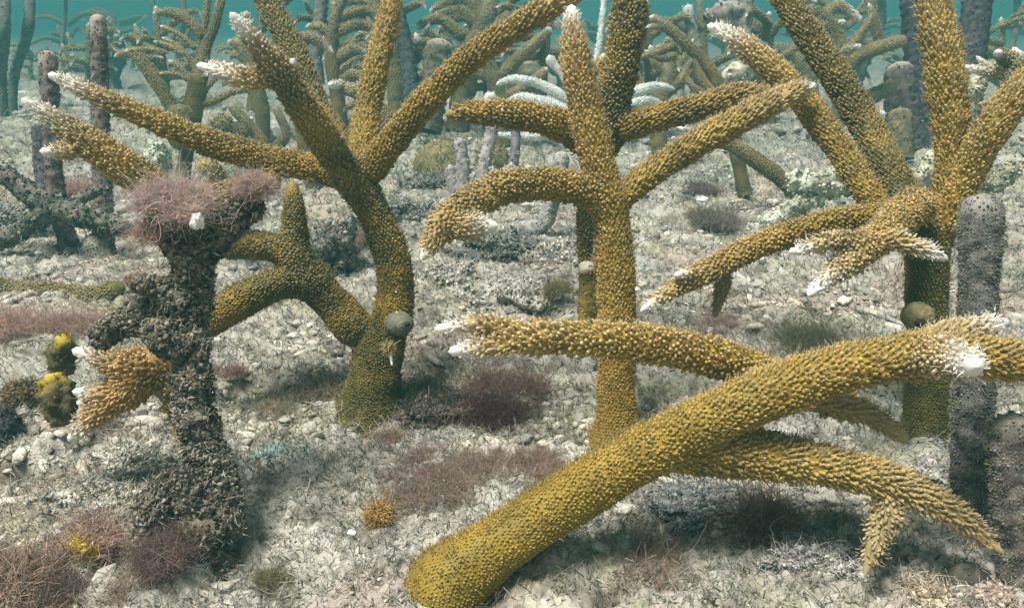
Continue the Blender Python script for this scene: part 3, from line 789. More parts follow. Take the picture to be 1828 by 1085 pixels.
bgc('background coral with a fan of pale fingers behind the long left branch', 1.28, [
    [dict(low=.2), (322, 345, 17), (330, 290, 16), (342, 215, 20), (352, 160, 20), (365, 95, 13), (385, 40, 11), (402, -30, 10)],
    [dict(low=.1, open=1), (350, 170, 14, .05), (358, 100, 10, .05), (366, 40, 9, .05), (376, -30, 9, .05)],
    [dict(w=.006), (325, 215, 15), (300, 180, 15), (268, 130, 16), (245, 100, 14), (222, 95, 10), (203, 102, 6)],
    [dict(w=0, tipm=.1), (322, 270, 20, -.03), (322, 220, 26, -.03), (322, 185, 25, -.03)],
    [(365, 70, 12), (340, 40, 13), (310, 24, 12), (272, 24, 7)],
    [(350, 90, 8), (325, 65, 8), (285, 46, 6)],
    [(350, 120, 8), (330, 95, 8), (310, 78, 7), (288, 67, 5)],
    [(330, 100, 7, -.04), (300, 82, 7, -.04), (273, 74, 5, -.04)],
    [(300, 95, 7, -.05), (262, 88, 7, -.05), (222, 92, 5, -.05)],
    [(345, 150, 8), (320, 120, 8), (300, 108, 6)],
    [(350, 150, 8), (315, 133, 7), (281, 132, 5)],
    [(250, 110, 8), (275, 103, 7), (293, 104, 5)],
    [dict(w=0), (350, 190, 10), (385, 180, 9), (415, 165, 9), (450, 160, 7)],
    [dict(w=0), (352, 180, 8), (375, 150, 8), (398, 128, 6)],
], name='background_coral')
for lab, x, y, r, d in [('round brown sponge ball beside the background coral fan', 398, 232, 21, 1.45), ('small brown sponge ball next to the larger one', 432, 240, 16, 1.45),
                        ('soft olive mound behind the cluster of grey rods', 790, 300, 48, 1.42), ('small olive mound between grey rods', 880, 290, 30, 1.5)]:
    mb = MB(); V, F = ICO3; c = P3(x, y, d); R0 = r * d / F_PX
    Vp = V * R0; Vp = Vp * (1 + .12 * fbm(V * 2 + x, 1.2, 3))[:, None] + c; mb.add(Vp, tris=F, c=ccol((.15, .13, .06), (.25, .22, .11), 40)(Vp, None))
    crust(mb, Vp, V, 900, .006, .0008, (.2, .17, .08), (.34, .3, .17), .5)
    tag(mb.build('ball_sponge', M_SPONGE, None, origin=c), lab, 'sponge')

bgc('background coral of long olive fingers sweeping left behind the left colony', 1.85, [
    [dict(low=.3), (705, 255, 20), (708, 180, 19), (702, 110, 17), (700, 60, 14), (700, 10, 10)],
    [(700, 60, 12), (660, 20, 11), (625, 25, 10), (590, 40, 8)],
    [(700, 80, 12), (650, 45, 12), (600, 60, 11), (575, 72, 8)],
    [(700, 100, 12), (655, 85, 12), (610, 95, 10), (575, 108, 7)],
    [(700, 110, 11), (670, 95, 11), (640, 105, 10), (600, 130, 7)],
    [(700, 130, 11), (665, 120, 10), (625, 118, 8)],
    [(690, 50, 10), (655, 5, 9), (600, 8, 7), (596, 2, 5)],
    [(700, 140, 11), (660, 125, 9), (627, 86, 5)],
    [(700, 150, 11), (665, 118, 8), (620, 112, 5)],
    [dict(low=.3), (640, 30, 10, .1), (680, 0, 11, .1), (710, -30, 11, .1)],
], name='background_coral')
bgc('background coral sprig with a bright white tip beside the left colony fork', .95, [
    [dict(w=0, low=.2), (700, 260, 16), (690, 210, 16), (660, 175, 15), (630, 165, 14), (598, 158, 13)],
    [dict(w=.03, tipm=.8), (640, 162, 13), (610, 153, 13), (588, 152, 10, -.03)],
    [(660, 180, 12), (625, 190, 9), (612, 200, 6)]], name='background_coral')
bgc('background coral whose short branch droops beside the tall olive upright', 1.3, [
    [dict(low=.3, open=1), (560, 345, 16), (545, 260, 18), (530, 150, 19), (515, 80, 16), (500, 30, 12)],
    [dict(w=.01, tipm=.8), (528, 90, 16), (545, 68, 15), (570, 75, 12), (596, 95, 6)]], name='background_coral')
bgc('background coral with overlapping pointed fingers at the top centre', 2.0, [
    [dict(low=.2), (815, 235, 24), (830, 150, 22), (850, 80, 20), (870, 30, 18), (880, -20, 14)],
    [(865, 40, 20), (840, 5, 16), (800, 5, 12), (766, 22, 6)],
    [(860, 50, 18), (830, 20, 14), (795, 22, 11), (775, 27, 6)],
    [(870, 60, 18), (840, 32, 13), (812, 30, 10), (797, 32, 6)],
    [(830, 70, 14), (790, 35, 12), (760, 40, 10), (742, 52, 7)],
    [dict(w=.02), (880, 60, 20), (920, 30, 18), (960, 20, 16), (1000, 50, 12)],
    [dict(w=.02), (750, 80, 8, -.1), (745, 70, 7, -.1), (741, 58, 6, -.1)],
    [(840, 160, 14), (800, 130, 10), (790, 120, 8)]], name='background_coral')
bgc('bleached white coral arching behind the central trunk', 1.35, [
    [dict(w=0), (1055, 330, 16), (1050, 260, 14), (1040, 200, 13), (1000, 170, 12), (955, 148, 11), (915, 142, 10), (885, 152, 7)],
    [dict(w=0), (1045, 230, 15), (1000, 195, 15), (950, 180, 14), (925, 175, 11), (905, 183, 7)],
    [dict(w=0), (1045, 210, 14), (1100, 178, 14), (1150, 160, 13), (1180, 155, 10), (1206, 160, 5)],
    [dict(w=0), (1050, 230, 14), (1110, 195, 14), (1150, 180, 12), (1184, 186, 6)],
    [dict(w=0), (1040, 250, 12), (990, 240, 12), (940, 245, 11), (885, 240, 7)],
    [dict(w=0), (1055, 200, 10), (1062, 130, 9), (1072, 60, 8), (1080, -20, 6)],
    [dict(w=0), (1030, 180, 8), (1000, 130, 8), (985, 112, 12), (980, 98, 10)],
], name='bleached_coral', base_col=np.array([.84, .88, .86]), low_col=np.array([.70, .74, .70]), light=np.array([.95, .97, .95]), group='bleached corals')
bgc('background coral branch slanting up left with two blunt pale nubs', 1.2, [
    [dict(low=.2), (1330, 350, 17), (1310, 250, 16), (1290, 165, 15), (1260, 115, 14), (1215, 70, 13), (1180, 40, 12), (1158, 30, 9)],
    [(1190, 50, 10), (1165, 48, 9), (1152, 50, 7)],
    [(1210, 80, 12, .1), (1170, 95, 9, .1), (1130, 105, 6, .1)],
    [(1210, 100, 12, .1), (1180, 105, 9, .1), (1150, 90, 6, .1)],
    [dict(w=0), (1290, 190, 12), (1255, 145, 11), (1236, 110, 10), (1215, 145, 8)],
    [dict(w=0), (1285, 175, 11), (1250, 165, 10), (1225, 140, 8), (1232, 115, 6)]], name='background_coral')
bgc('olive background branch dipping behind the right arm of the central coral', 1.1, [
    [dict(w=0, low=.1), (1420, 350, 17), (1395, 320, 18), (1355, 290, 18), (1310, 260, 17), (1260, 240, 15), (1225, 233, 9)],
    [dict(w=.02), (1270, 240, 12), (1235, 232, 9), (1208, 228, 6)]], name='background_coral')
bgc('background coral with cream tipped fingers left of the massive column', 1.55, [
    [dict(low=.3), (1500, 290, 14), (1495, 200, 13), (1505, 130, 14), (1500, 80, 14), (1480, 40, 14), (1450, 20, 13), (1415, 25, 7)],
    [dict(w=.03, tipm=.9), (1470, 30, 13), (1495, 12, 13), (1520, 25, 11), (1540, 40, 6)],
    [dict(w=.03, tipm=.9), (1440, 50, 12), (1470, 45, 12), (1495, 42, 9), (1512, 38, 6)],
    [(1500, 110, 11), (1530, 70, 10), (1555, 30, 9), (1550, 5, 5)],
    [dict(w=0), (1505, 120, 14), (1545, 95, 15), (1590, 80, 14), (1620, 72, 12)],
    [dict(w=0), (1575, 85, 12, .1), (1560, 40, 12, .1), (1548, -30, 11, .1)],
    [dict(w=.02), (1500, 95, 10, -.05), (1520, 85, 8, -.05), (1540, 82, 4, -.05)],
    [dict(w=0), (1500, 190, 16, .05), (1550, 175, 16, .05), (1600, 150, 14, .05)]], name='background_coral')
bgc('warm coral with snow white tips at the right edge of the frame', .75, [
    [dict(low=.2), (1870, 480, 26), (1865, 380, 26), (1855, 240, 24), (1840, 160, 22), (1815, 120, 22), (1795, 104, 18), (1780, 94, 12, -.02)],
    [dict(w=.02, tipm=.9), (1840, 150, 20), (1790, 135, 16), (1745, 125, 12), (1716, 120, 8)],
    [dict(w=.012), (1770, 130, 9), (1755, 112, 8), (1742, 100, 6)],
    [dict(w=.0), (1850, 200, 16), (1800, 195, 13), (1770, 185, 9), (1745, 186, 6)],
    [dict(w=.02, tipm=.9), (1830, 120, 16), (1812, 92, 12), (1808, 84, 8)]], name='background_coral', base_col=np.array([.42, .28, .10]))
bgc('thin arched branch crossing the water at the top right', 2.0, [
    [dict(w=0, low=.3), (1725, 235, 9), (1735, 130, 8), (1755, 70, 7), (1790, 45, 6), (1835, 30, 6)]], name='background_coral')
bgc('olive thicket of low branches under the background fan', 1.45, [
    [dict(w=0, low=.3), (480, 320, 14), (470, 260, 14), (440, 220, 13), (410, 185, 12)],
    [dict(w=0, low=.3), (475, 280, 13), (510, 240, 12), (490, 190, 10)],
    [dict(w=0, low=.3), (470, 260, 12), (430, 255, 11), (395, 250, 9)]], name='background_coral')

bgc('pale tan antler coral filling the gap above the bleached arch', 1.7, [
    [dict(low=.2), (900, 262, 18), (895, 200, 18), (880, 140, 17), (860, 100, 16), (850, 70, 12)],
    [(885, 150, 14), (920, 110, 14), (960, 75, 13), (985, 50, 9)],
    [(880, 140, 13), (850, 130, 12), (825, 140, 8)],
    [(895, 180, 13), (930, 160, 12), (960, 140, 12), (978, 120, 7)]], name='background_coral')
bgc('tan coral with three drooping fingers between the left colony uprights', 1.55, [
    [dict(low=.3), (615, 285, 16), (610, 230, 16), (600, 160, 16), (590, 90, 14), (600, 30, 12), (620, -20, 10)],
    [(600, 110, 12), (630, 90, 12), (655, 95, 7)],
    [(600, 150, 12), (635, 135, 12), (665, 145, 7)],
    [(600, 80, 12), (575, 50, 11), (545, 48, 7)]], name='background_coral')
bgc('olive antler coral low behind the wide right colony', 1.5, [
    [dict(low=.2), (1180, 290, 18), (1175, 230, 18), (1180, 180, 16), (1195, 130, 15), (1200, 90, 10)],
    [(1178, 200, 14), (1140, 150, 13), (1130, 110, 8)],
    [(1185, 170, 13), (1230, 130, 13), (1250, 95, 8)],
    [(1195, 140, 12), (1170, 110, 11), (1160, 80, 7)]], name='background_coral')
bgc('hazy tan coral spreading over the massive dark column foot', 2.2, [
    [dict(low=.2), (1450, 215, 18), (1445, 160, 18), (1430, 110, 16), (1425, 70, 12)],
    [(1440, 140, 13), (1480, 120, 13), (1520, 125, 7)],
    [(1435, 120, 13), (1400, 90, 12), (1370, 85, 7)],
    [(1430, 90, 12), (1455, 60, 12), (1475, 62, 7)]], name='background_coral')
bgc('tan antler coral with raised fingers behind the golden long branch', 2.3, [
    [dict(low=.2), (830, 205, 18), (820, 160, 18), (800, 110, 15), (790, 40, 12)],
    [(815, 150, 14), (770, 110, 13), (745, 80, 7)],
    [(815, 140, 14), (860, 95, 13), (900, 80, 8)],
    [(805, 120, 12), (835, 60, 12), (840, 20, 8)]], name='background_coral')
bgc('broken tan coral antlers at the left of the tall olive upright', 1.7, [
    [dict(low=.3), (470, 260, 16), (468, 200, 16), (455, 140, 15), (445, 80, 13), (440, 20, 10)],
    [(460, 170, 12), (430, 140, 12), (405, 135, 7)],
    [(455, 140, 12), (480, 100, 12), (500, 80, 7)],
    [(450, 110, 12), (425, 80, 11), (405, 75, 7)]], name='background_coral')

def antler(label, x, d, seedv, reach=1.0, top=-20, **k):
    r = random.Random(seedv)
    gy = CY + F_PX * (CAM_H / d - math.sin(PITCH)) / math.cos(PITCH)
    H = gy - top; sc = 24 / d
    sway = r.uniform(-30, 30)
    brs = [[dict(low=.2), (x, gy + 10, sc), (x + sway * .3, gy - H * .3, sc), (x + sway * .7, gy - H * .6, sc * .85), (x + sway, top, sc * .55)]]
    nb = r.randint(9, 12)
    for j in range(nb):
        s = r.choice((-1, 1)) if j > 1 else (-1, 1)[j]
        f = r.uniform(.3, .9); ln = r.uniform(60, 130) * reach * 1.4 / d; rise = r.uniform(-.1, .9) * ln
        bx, by = x + sway * f, gy - H * f
        dz = r.uniform(-.18, .18)
        brs.append([(bx, by, sc * .75), (bx + s * ln * .4, by - rise * .6, sc * .72, dz * .5), (bx + s * ln * .8, by - rise * .95, sc * .6, dz), (bx + s * ln, by - rise * .95 + r.uniform(0, 14), sc * .28, dz * 1.2)])
        if r.random() < .6:
            mx, my = bx + s * ln * .45, by - rise * .65
            brs.append([(mx, my, sc * .6, dz * .5), (mx + s * ln * .2, my - ln * .3, sc * .55, dz * .6), (mx + s * ln * .3, my - ln * .55, sc * .25, dz * .7)])
    bgc(label, d, brs, name='background_coral', **k)
for lab, x, d, sd_, re_, top in [
    ('bushy tan antler coral at the top left between the speckled rod and the fan', 300, 2.3, 1, 1.0, 10),
    ('tan antler coral filling the gap under the white tip of the left colony', 445, 2.0, 2, 1.0, 0),
    ('many fingered coral just left of the upright golden branch', 610, 2.1, 3, 1.1, -10),
    ('tangle of coral fingers in the fork of the left colony', 730, 2.0, 4, 1.0, 0),
    ('tan coral thicket above the bleached arch', 870, 2.1, 5, 1.1, 20),
    ('dense coral fingers beside the tip of the central trunk', 960, 1.9, 6, 1.0, 0),
    ('coral thicket right of the central olive upright', 1165, 1.9, 7, 1.1, 0),
    ('coral antlers behind the white tipped right branch', 1265, 2.2, 8, 1.1, -10),
    ('coral thicket behind the crossing of the right branches', 1375, 2.0, 9, 1.0, 20),
    ('hazy coral antlers left of the massive dark column', 1500, 2.5, 10, 1.0, 0),
    ('hazy coral antlers between the golden upright and the top right corner', 1790, 2.3, 11, 1.0, 30),
    ('hazy coral thicket behind the upper left rods', 160, 3.0, 12, 1.2, 40)]:
    antler(lab, x, d, sd_, re_, top)

# far colonies fading into the water, all alike
FG = 'far hazy corals along the horizon'
protos = []
def far_coral(x, d, size, seedv):
    r = random.Random(seedv)
    gy = CY + F_PX * (CAM_H / d - math.sin(PITCH)) / math.cos(PITCH)
    k = size
    brs = [[dict(w=0), (x, gy + 8, 13 * k / d), (x + r.uniform(-8, 8), gy - 60 * k / d, 12 * k / d), (x + r.uniform(-20, 20), gy - 150 * k / d, 10 * k / d)]]
    for j in range(r.randint(6, 9)):
        s = r.choice((-1, 1)); h = r.uniform(50, 150) * k / d; ln = r.uniform(60, 150) * k / d
        brs.append([dict(w=.01), (x, gy - h, 10 * k / d), (x + s * ln * .5, gy - h - r.uniform(5, 50) * k / d, 9 * k / d, r.uniform(-.1, .1)), (x + s * ln, gy - h - r.uniform(0, 70) * k / d, 4 * k / d, r.uniform(-.2, .2))])
    bgc('faint staghorn coral dissolving into the blue green water near the horizon', d, brs, name='far_coral', group=FG, sp=.02)
for i, (x, d, k) in enumerate([(60, 3.6, 1.2), (235, 4.2, 1.5), (300, 3.0, 1.0), (430, 3.4, 1.3), (520, 4.6, 1.6), (760, 3.2, 1.2), (900, 4.0, 1.6), (1000, 2.8, 1.1), (1150, 3.4, 1.5), (1240, 2.7, 1.0), (1400, 3.6, 1.5), (1500, 4.5, 1.6), (1610, 3.3, 1.2), (1780, 3.8, 1.5), (120, 5.0, 2.4), (210, 6.0, 2.8), (350, 5.2, 2.4), (620, 4.8, 2.2), (680, 6.2, 2.8), (840, 5.0, 2.4), (1080, 5.4, 2.6), (1300, 5.0, 2.4), (1450, 6.4, 3), (1560, 5.2, 2.6), (1680, 4.6, 2.2), (1850, 5.6, 2.6)]):
    far_coral(x, d, k, 100 + i)

# ------------------------------------------------------------------ stones and rubble mounds
def rock(label, px, py, rx, ry, d=None, c1=(.22, .21, .18), c2=(.46, .44, .4), c3=None, amp=.35, name='reef_rock', sub=None, rz=None, fuzz=1.0, cat='rock', deep=1.0):
    d = d or gdepth(py); V, F = sub or ICO4
    c = P3(px, py, d); sx, sz = rx * d / F_PX, ry * d / F_PX
    n0 = fbm(V * 1.3 + px * .37, 1.0, 5, .6, 2.0); n1 = worley(np.column_stack([V[:, 0] + V[:, 1] * .5, V[:, 2] + V[:, 1] * .5]) + px, 3.5)
    Vp = V * (1 + amp * n0 - amp * .5 * n1)[:, None] * np.array([sx, (sx + sz) * .5 * deep, sz]) + c
    mb = MB(); mb.add(Vp, tris=F, c=ccol(c1, c2, 45 / max(d, .5), c3)(Vp, None))
    nrmv = nrm(V / np.array([sx, (sx + sz) * .5, sz]))
    if fuzz > 0:
        lumps(mb, Vp, nrmv, int(1300 * fuzz * max(1, sx / .02)), .0009 * max(1, d / .6), np.array(c1), np.array(c2) * 1.1)
        crust(mb, Vp, nrmv, int(1600 * fuzz * max(1, sx / .02)), .0035 * max(1, d / .7), .0004 * max(1, d / .7), np.array(c1) * 1.2, np.array(c2) * 1.2, .8)
    return tag(mb.build(name, M_STONE, None, origin=c), label, cat)
rock('broad rubble mound behind the white tips of the long foreground arm', 940, 545, 110, 45, d=.78, amp=.6)
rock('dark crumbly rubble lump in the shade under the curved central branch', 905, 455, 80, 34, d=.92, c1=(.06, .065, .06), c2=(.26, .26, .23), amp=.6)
rock('knobbly grey rubble lump left of the central trunk', 1000, 470, 60, 38, d=.9, amp=.55)
rock('small rubble heap right behind the left colony trunk', 800, 500, 55, 28, d=.85, amp=.6)
rock('low rubble ridge behind the fork of the left colony', 720, 385, 60, 22, d=1.1, c1=(.10, .10, .09), c2=(.36, .35, .32), amp=.6)
rock('dark hollow rubble lump at the foot of the grey rods', 760, 340, 50, 22, d=1.25, c1=(.1, .1, .09), c2=(.3, .3, .26), amp=.6)
rock('mossy rubble block between the left colony and the stump', 600, 450, 40, 60, d=.85, c1=(.09, .09, .08), c2=(.28, .27, .24), amp=.5)
rock('flat teal tinted stone on the sand right of the stump', 505, 818, 52, 16, c1=(.26, .34, .31), c2=(.40, .50, .46), amp=.3, fuzz=.4)
rock('overhanging crusty ledge left of the stump foot', 245, 828, 62, 30, c1=(.28, .27, .23), c2=(.5, .48, .42), amp=.5)
rock('dark rounded lump at the left edge of the sand', -8, 780, 42, 52, c1=(.03, .03, .035), c2=(.09, .09, .09), amp=.3)
rock('brown pitted lump left of the yellow sponges', 45, 705, 36, 24, c1=(.08, .055, .03), c2=(.2, .15, .09), amp=.4)
rock('pale pitted stone at the lower right corner', 1650, 1075, 46, 36, c1=(.30, .24, .16), c2=(.48, .42, .33), c3=(.10, .08, .06), amp=.25, fuzz=.5)
rock('round pinkish cobble at the lower right corner', 1768, 1085, 44, 38, c1=(.36, .27, .22), c2=(.5, .42, .36), amp=.15, fuzz=.5)
rock('small rough cobble between the pitted stone and round cobble', 1700, 1085, 36, 24, c1=(.28, .24, .2), c2=(.5, .46, .4), amp=.3, fuzz=.5)
rock('grey rubble shelf beneath the lower foreground branch', 1260, 905, 100, 22, c1=(.10, .11, .11), c2=(.30, .30, .28), amp=.6)
rock('rubble lump left of the lower right pointed stub', 1440, 1000, 70, 26, c1=(.2, .19, .18), c2=(.46, .44, .4), amp=.6)
rock('crumbly crust below the long dead side branch', 170, 880, 70, 24, c1=(.24, .23, .19), c2=(.5, .48, .43), amp=.6)
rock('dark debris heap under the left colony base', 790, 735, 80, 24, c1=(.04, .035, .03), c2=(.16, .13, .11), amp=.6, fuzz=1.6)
rock('wide grey crust block in front of the right trunk', 1700, 860, 90, 22, c1=(.18, .17, .16), c2=(.42, .4, .37), amp=.6)
rock('pebbly mound at the left background by the banded rod', 30, 400, 70, 26, d=1.0, c1=(.12, .12, .11), c2=(.4, .39, .36), amp=.6)
rock('small white bleached chip on the sand behind the central right arm', 1252, 357, 16, 8, d=1.2, c1=(.8, .8, .76), c2=(.9, .9, .87), amp=.3, sub=ICO2, fuzz=0, name='shell_chip', cat='shell')
rock('white shell chip lodged on the stump top', 352, 396, 11, 16, d=.383, c1=(.45, .36, .38), c2=(.9, .87, .86), amp=.3, sub=ICO3, fuzz=0, name='shell_chip', cat='shell')
rock('tiny white shell flake on the sand near the orange puff', 628, 950, 8, 5, c1=(.8, .8, .8), c2=(.9, .9, .9), amp=.3, sub=ICO2, fuzz=0, name='shell_chip', cat='shell')
rock('pale leaning chip beside the blunt fuzzy post', 1573, 203, 8, 7, d=1.6, c1=(.6, .6, .58), c2=(.8, .8, .78), amp=.3, sub=ICO2, fuzz=0, name='shell_chip', cat='shell')
rock('pale green crusted head behind the pink algae', 282, 285, 20, 30, d=.9, c1=(.40, .44, .35), c2=(.66, .70, .60), amp=.5)
rock('small orange puff of soft growth on the open sand', 678, 922, 17, 17, c1=(.40, .20, .09), c2=(.34, .25, .08), amp=.1, sub=ICO3, fuzz=.6, name='orange_sponge', cat='sponge')
rock('bright yellow sponge lump near the lower left corner', 140, 990, 22, 20, c1=(.62, .42, .02), c2=(.42, .34, .04), amp=.4, sub=ICO4, fuzz=.4, name='yellow_sponge', cat='sponge')

# ------------------------------------------------------------------ yellow tube sponges
def sponge(label, pts, rim):
    r0 = W4([pts[0]])[0][:3]; root = tag(empty('tube_sponge', r0), label, 'sponge')
    def cf(P, u):
        k = sstep(.60, .92, u + .12 * fbm(P, 120, 2))[:, None]
        return np.array([.085, .07, .04]) * (1 - k) + np.array([.34, .27, .03]) * k
    mb = MB(); P, d, t = tube(mb, pts, .45, 110, cf, rs=1 / RS); crust(mb, P, d, 500, .0016, .0003, (.12, .1, .03), (.3, .26, .06)); mb.build('body', M_SPONGE, root)
    q = W4([pts[-1]])[0]; tip = q[:3] - t[-1] * rim * .35
    m2 = MB(); a = np.linspace(0, 2 * math.pi, 24, endpoint=False)
    t0, N, Bn = frames(np.array([tip, tip + t[-1] * .001, tip + t[-1] * .002]))
    rings = [(rim, -.6), (rim * 1.05, .1), (rim * .8, .35), (rim * .5, .1), (rim * .35, -.6), (rim * .02, -.8)]
    V = np.concatenate([[tip + (N[0] * math.cos(x) + Bn[0] * math.sin(x)) * rr_ + t0[0] * hh * rim for x in a] for rr_, hh in rings])
    C = np.concatenate([np.tile(c_, (24, 1)) for c_ in ([.36, .28, .03], [.42, .33, .04], [.42, .33, .04], [.2, .15, .02], [.03, .02, .01], [.02, .01, .01])])
    m2.add(V, quads=ringfaces(6, 24), c=C); m2.build('osculum', M_SPONGE, root)
sponge('slim yellow topped sponge above the barrel shaped one at left', [(118, 670, .50, 14), (108, 640, .50, 24), (112, 612, .50, 22), (116, 596, .5, 9)], .0020)
sponge('barrel shaped yellow rimmed sponge with dark body at left', [(112, 760, .49, 20), (108, 728, .49, 30), (100, 695, .49, 30), (95, 666, .49, 16)], .0050)

# snail and cup on the trunks
def snail(label, px, py, d, r, c1, c2, hx, hy, hr):
    c = P3(px, py, d); R0 = r * d / F_PX
    root = tag(empty('grey_snail', c), label, 'snail')
    V, F = ICO4; spi = np.sin(8 * np.arctan2(V[:, 2], V[:, 0]) + 14 * V[:, 1]) * .012
    Vp = V * (1 + spi + .05 * fbm(V + px, 1.5, 3))[:, None] * np.array([1.05, .9, .9]) * R0 + c
    mb = MB(); mb.add(Vp, tris=F, c=ccol(c1, c2, 150)(Vp, None)); mb.build('shell', M_SPONGE, root)
    m2 = MB(); P, dd, t = tube(m2, [tuple(P3(px + hx, py + hy, d - R0 * .55)) + (hr * d / F_PX,), tuple(P3(px + hx * 1.35, py + hy * 1.2, d - R0 * 1.02)) + (hr * .9 * d / F_PX,)], .05, 300, ccol((.02, .02, .02), (.04, .035, .03), 90), world=True, ds=.0004)
    m2.build('aperture', M_SPONGE, root)
snail('round grey snail with a small dark opening on the left colony base', 712, 578, .545, 25, (.13, .13, .09), (.20, .19, .14), 13, 0, 5)
snail('brown domed snail with a dark slit on the thick right trunk', 1638, 564, .488, 28, (.15, .13, .06), (.26, .22, .12), 4, 12, 10)

# tiny tan crab-like tuft with a white dangling bit
c = P3(693, 622, .50); root = tag(empty('small_hydroid', c), 'tiny tan tuft with a white dangling thread on the left colony trunk', 'hydroid')
mb = MB(); n = 160; strands(mb, np.tile(c, (n, 1)) + rng.normal(size=(n, 3)) * .0012, rng.normal(size=(n, 3)), np.full(n, .004), np.full(n, .0005), fullcol((.4, .3, .12), n), fullcol((.6, .5, .28), n), .6); mb.build('tuft', M_TURF, root)
mb = MB(); tube(mb, [tuple(P3(697, 632, .50)) + (.0011,), tuple(P3(700, 653, .499)) + (.0006,)], .1, 200, ccol((.85, .85, .8), (.9, .9, .88)), world=True, ds=.0006); mb.build('thread', M_SPONGE, root)

# ------------------------------------------------------------------ algae tufts
def tuft(label, px, py, R, col_a, col_b, d=None, n=420, flat=.6, wid=.00016, up=.5, group='soft algae tufts', name='algae_tuft', br=3, lf=1.0, sx=.42, sy=.42):
    d = d or gdepth(py); c = P3(px, py, d); Rm = R * d / F_PX
    k = max(1, d / .55)
    n = int(n * 2.6)
    nc = 9; cen = rng.normal(size=(nc, 3)) * np.array([1.1, 1.1, 0.3]) * (rng.random((nc, 1)) + .35)
    base = c + (cen[rng.integers(0, nc, n)] * .75 + rng.normal(size=(n, 3)) * .55) * np.array([sx, sy, .10]) * Rm * np.array([1, 1, flat])
    D = (base - c) / Rm * .8 + rng.normal(size=(n, 3)) * .45 + np.array([0, 0, up])
    D = nrm(D); L = Rm * lf * rng.uniform(.15, .70, n)
    L = L * np.where(D[:, 2] > 0, 1, .5)
    ca, cb = np.array(col_a, float), np.array(col_b, float)
    mb = MB()
    strands(mb, base, D, L, np.full(n, wid * k) * rng.uniform(.7, 1.6, n), fullcol(ca, n, .25), fullcol(cb, n, .25), 1.0, 7, 3)
    for j in range(br):                                    # side filaments
        f = rng.uniform(.2, .95, n); Q = base + D * (L * f)[:, None]
        D2 = D * .5 + rng.normal(size=(n, 3)) * .8
        strands(mb, Q, D2, L * rng.uniform(.10, .35, n), np.full(n, wid * k * .7), fullcol(ca * .5 + cb * .5, n, .25), fullcol(cb * 1.1, n, .3), 1.0, 4, 3)
    return tag(mb.build(name, M_TURF, None, origin=c), label, 'algae', group)
PK, PK2 = (.46, .27, .23), (.74, .54, .49)
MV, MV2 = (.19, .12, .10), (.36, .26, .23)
BR, BR2 = (.38, .28, .20), (.62, .49, .40)
TN, TN2 = (.34, .27, .18), (.56, .48, .37)
OL, OL2 = (.20, .18, .09), (.40, .37, .22)
tuft('big fluffy pink algae crown on top of the dead stump', 305, 368, 58, (.50, .34, .31), (.80, .66, .62), d=.402, n=2600, up=1.2, sx=.42, sy=.3)
tuft('thin pink algae strands drooping from the stump top beside the white chip', 345, 378, 36, (.50, .34, .31), (.80, .66, .62), d=.398, n=800, up=.9, sx=.3)
tuft('pinkish brown algae tuft on the right arm of the stump', 458, 345, 42, (.46, .32, .28), (.76, .62, .56), d=.402, n=1000, up=1.0, sx=.28, sy=.25)
tuft('pale pink algae fringe hanging on the left side of the stump', 270, 415, 44, BR, PK2, d=.405, n=450, up=.0, sx=.25)
tuft('brown algae fuzz on the outer tip of the stump left arm', 240, 503, 18, MV, BR2, d=.402, n=220)
tuft('wide tan and pink algae cushion at the centre of the sand', 830, 850, 125, TN, (.56, .46, .38), n=4200, flat=.8, up=.5, lf=.26, sx=.5, sy=.4)
tuft('dusty pink algae cushion touching the foreground branch', 960, 830, 70, (.38, .27, .22), (.56, .43, .37), n=1600, lf=.4)
tuft('pink algae fuzz on the left flank of the wide cushion', 740, 840, 62, (.38, .27, .22), (.56, .43, .37), n=1400, lf=.4)
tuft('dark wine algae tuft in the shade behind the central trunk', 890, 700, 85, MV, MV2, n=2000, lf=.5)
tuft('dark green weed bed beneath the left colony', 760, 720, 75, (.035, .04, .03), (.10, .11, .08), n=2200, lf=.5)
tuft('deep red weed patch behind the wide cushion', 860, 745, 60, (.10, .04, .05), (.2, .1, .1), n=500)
tuft('tall pinkish brown bushy weed in the lower left corner', 35, 1045, 85, BR, BR2, n=700, wid=.00032)
tuft('loose pink weed spray right of the bushy corner weed', 155, 960, 62, BR, PK2, n=200, wid=.0003)
tuft('dark maroon weed at the foot of the bushy corner weed', 95, 1060, 60, MV, MV2, n=500)
tuft('brown upright weed below the stump foot', 235, 1075, 55, BR, BR2, n=420)
tuft('maroon weed at the base of the stump', 290, 985, 60, MV, MV2, d=.378, n=600)
tuft('peach coloured weed at the left edge beside the lying branch', 20, 590, 62, BR, PK2, n=500)
tuft('peach coloured weed just left of the yellow sponges', 95, 585, 48, BR, PK2, n=380)
tuft('sparse pink weed in front of the olive lying branch', 180, 585, 42, BR, PK2, n=220)
tuft('dusty brown pink weed ball at the bottom centre right', 1165, 1045, 68, BR, (.50, .36, .31), n=800)
tuft('reddish brown branching weed under the lower foreground arm', 1350, 935, 70, (.24, .13, .11), (.46, .31, .26), n=300, wid=.0004)
tuft('dark red weed low on the rubble right of the branching weed', 1420, 985, 45, MV, MV2, n=260)
tuft('faint pink weed under the right pointed stub', 1285, 590, 42, BR, PK2, n=320)
tuft('mauve fuzzy mound behind the central right arm', 1245, 340, 44, (.22, .15, .15), (.38, .29, .28), n=1200, lf=.35, d=1.22)
tuft('grey mauve fuzzy mound right of the central trunk', 1275, 392, 62, (.24, .19, .17), (.40, .34, .30), n=1500, lf=.3, d=1.05)
tuft('pinkish weed between the left rods', 130, 345, 40, BR, PK2, n=300, d=1.05)
tuft('small mauve weed right of the stump', 418, 668, 26, MV, PK2, n=200)
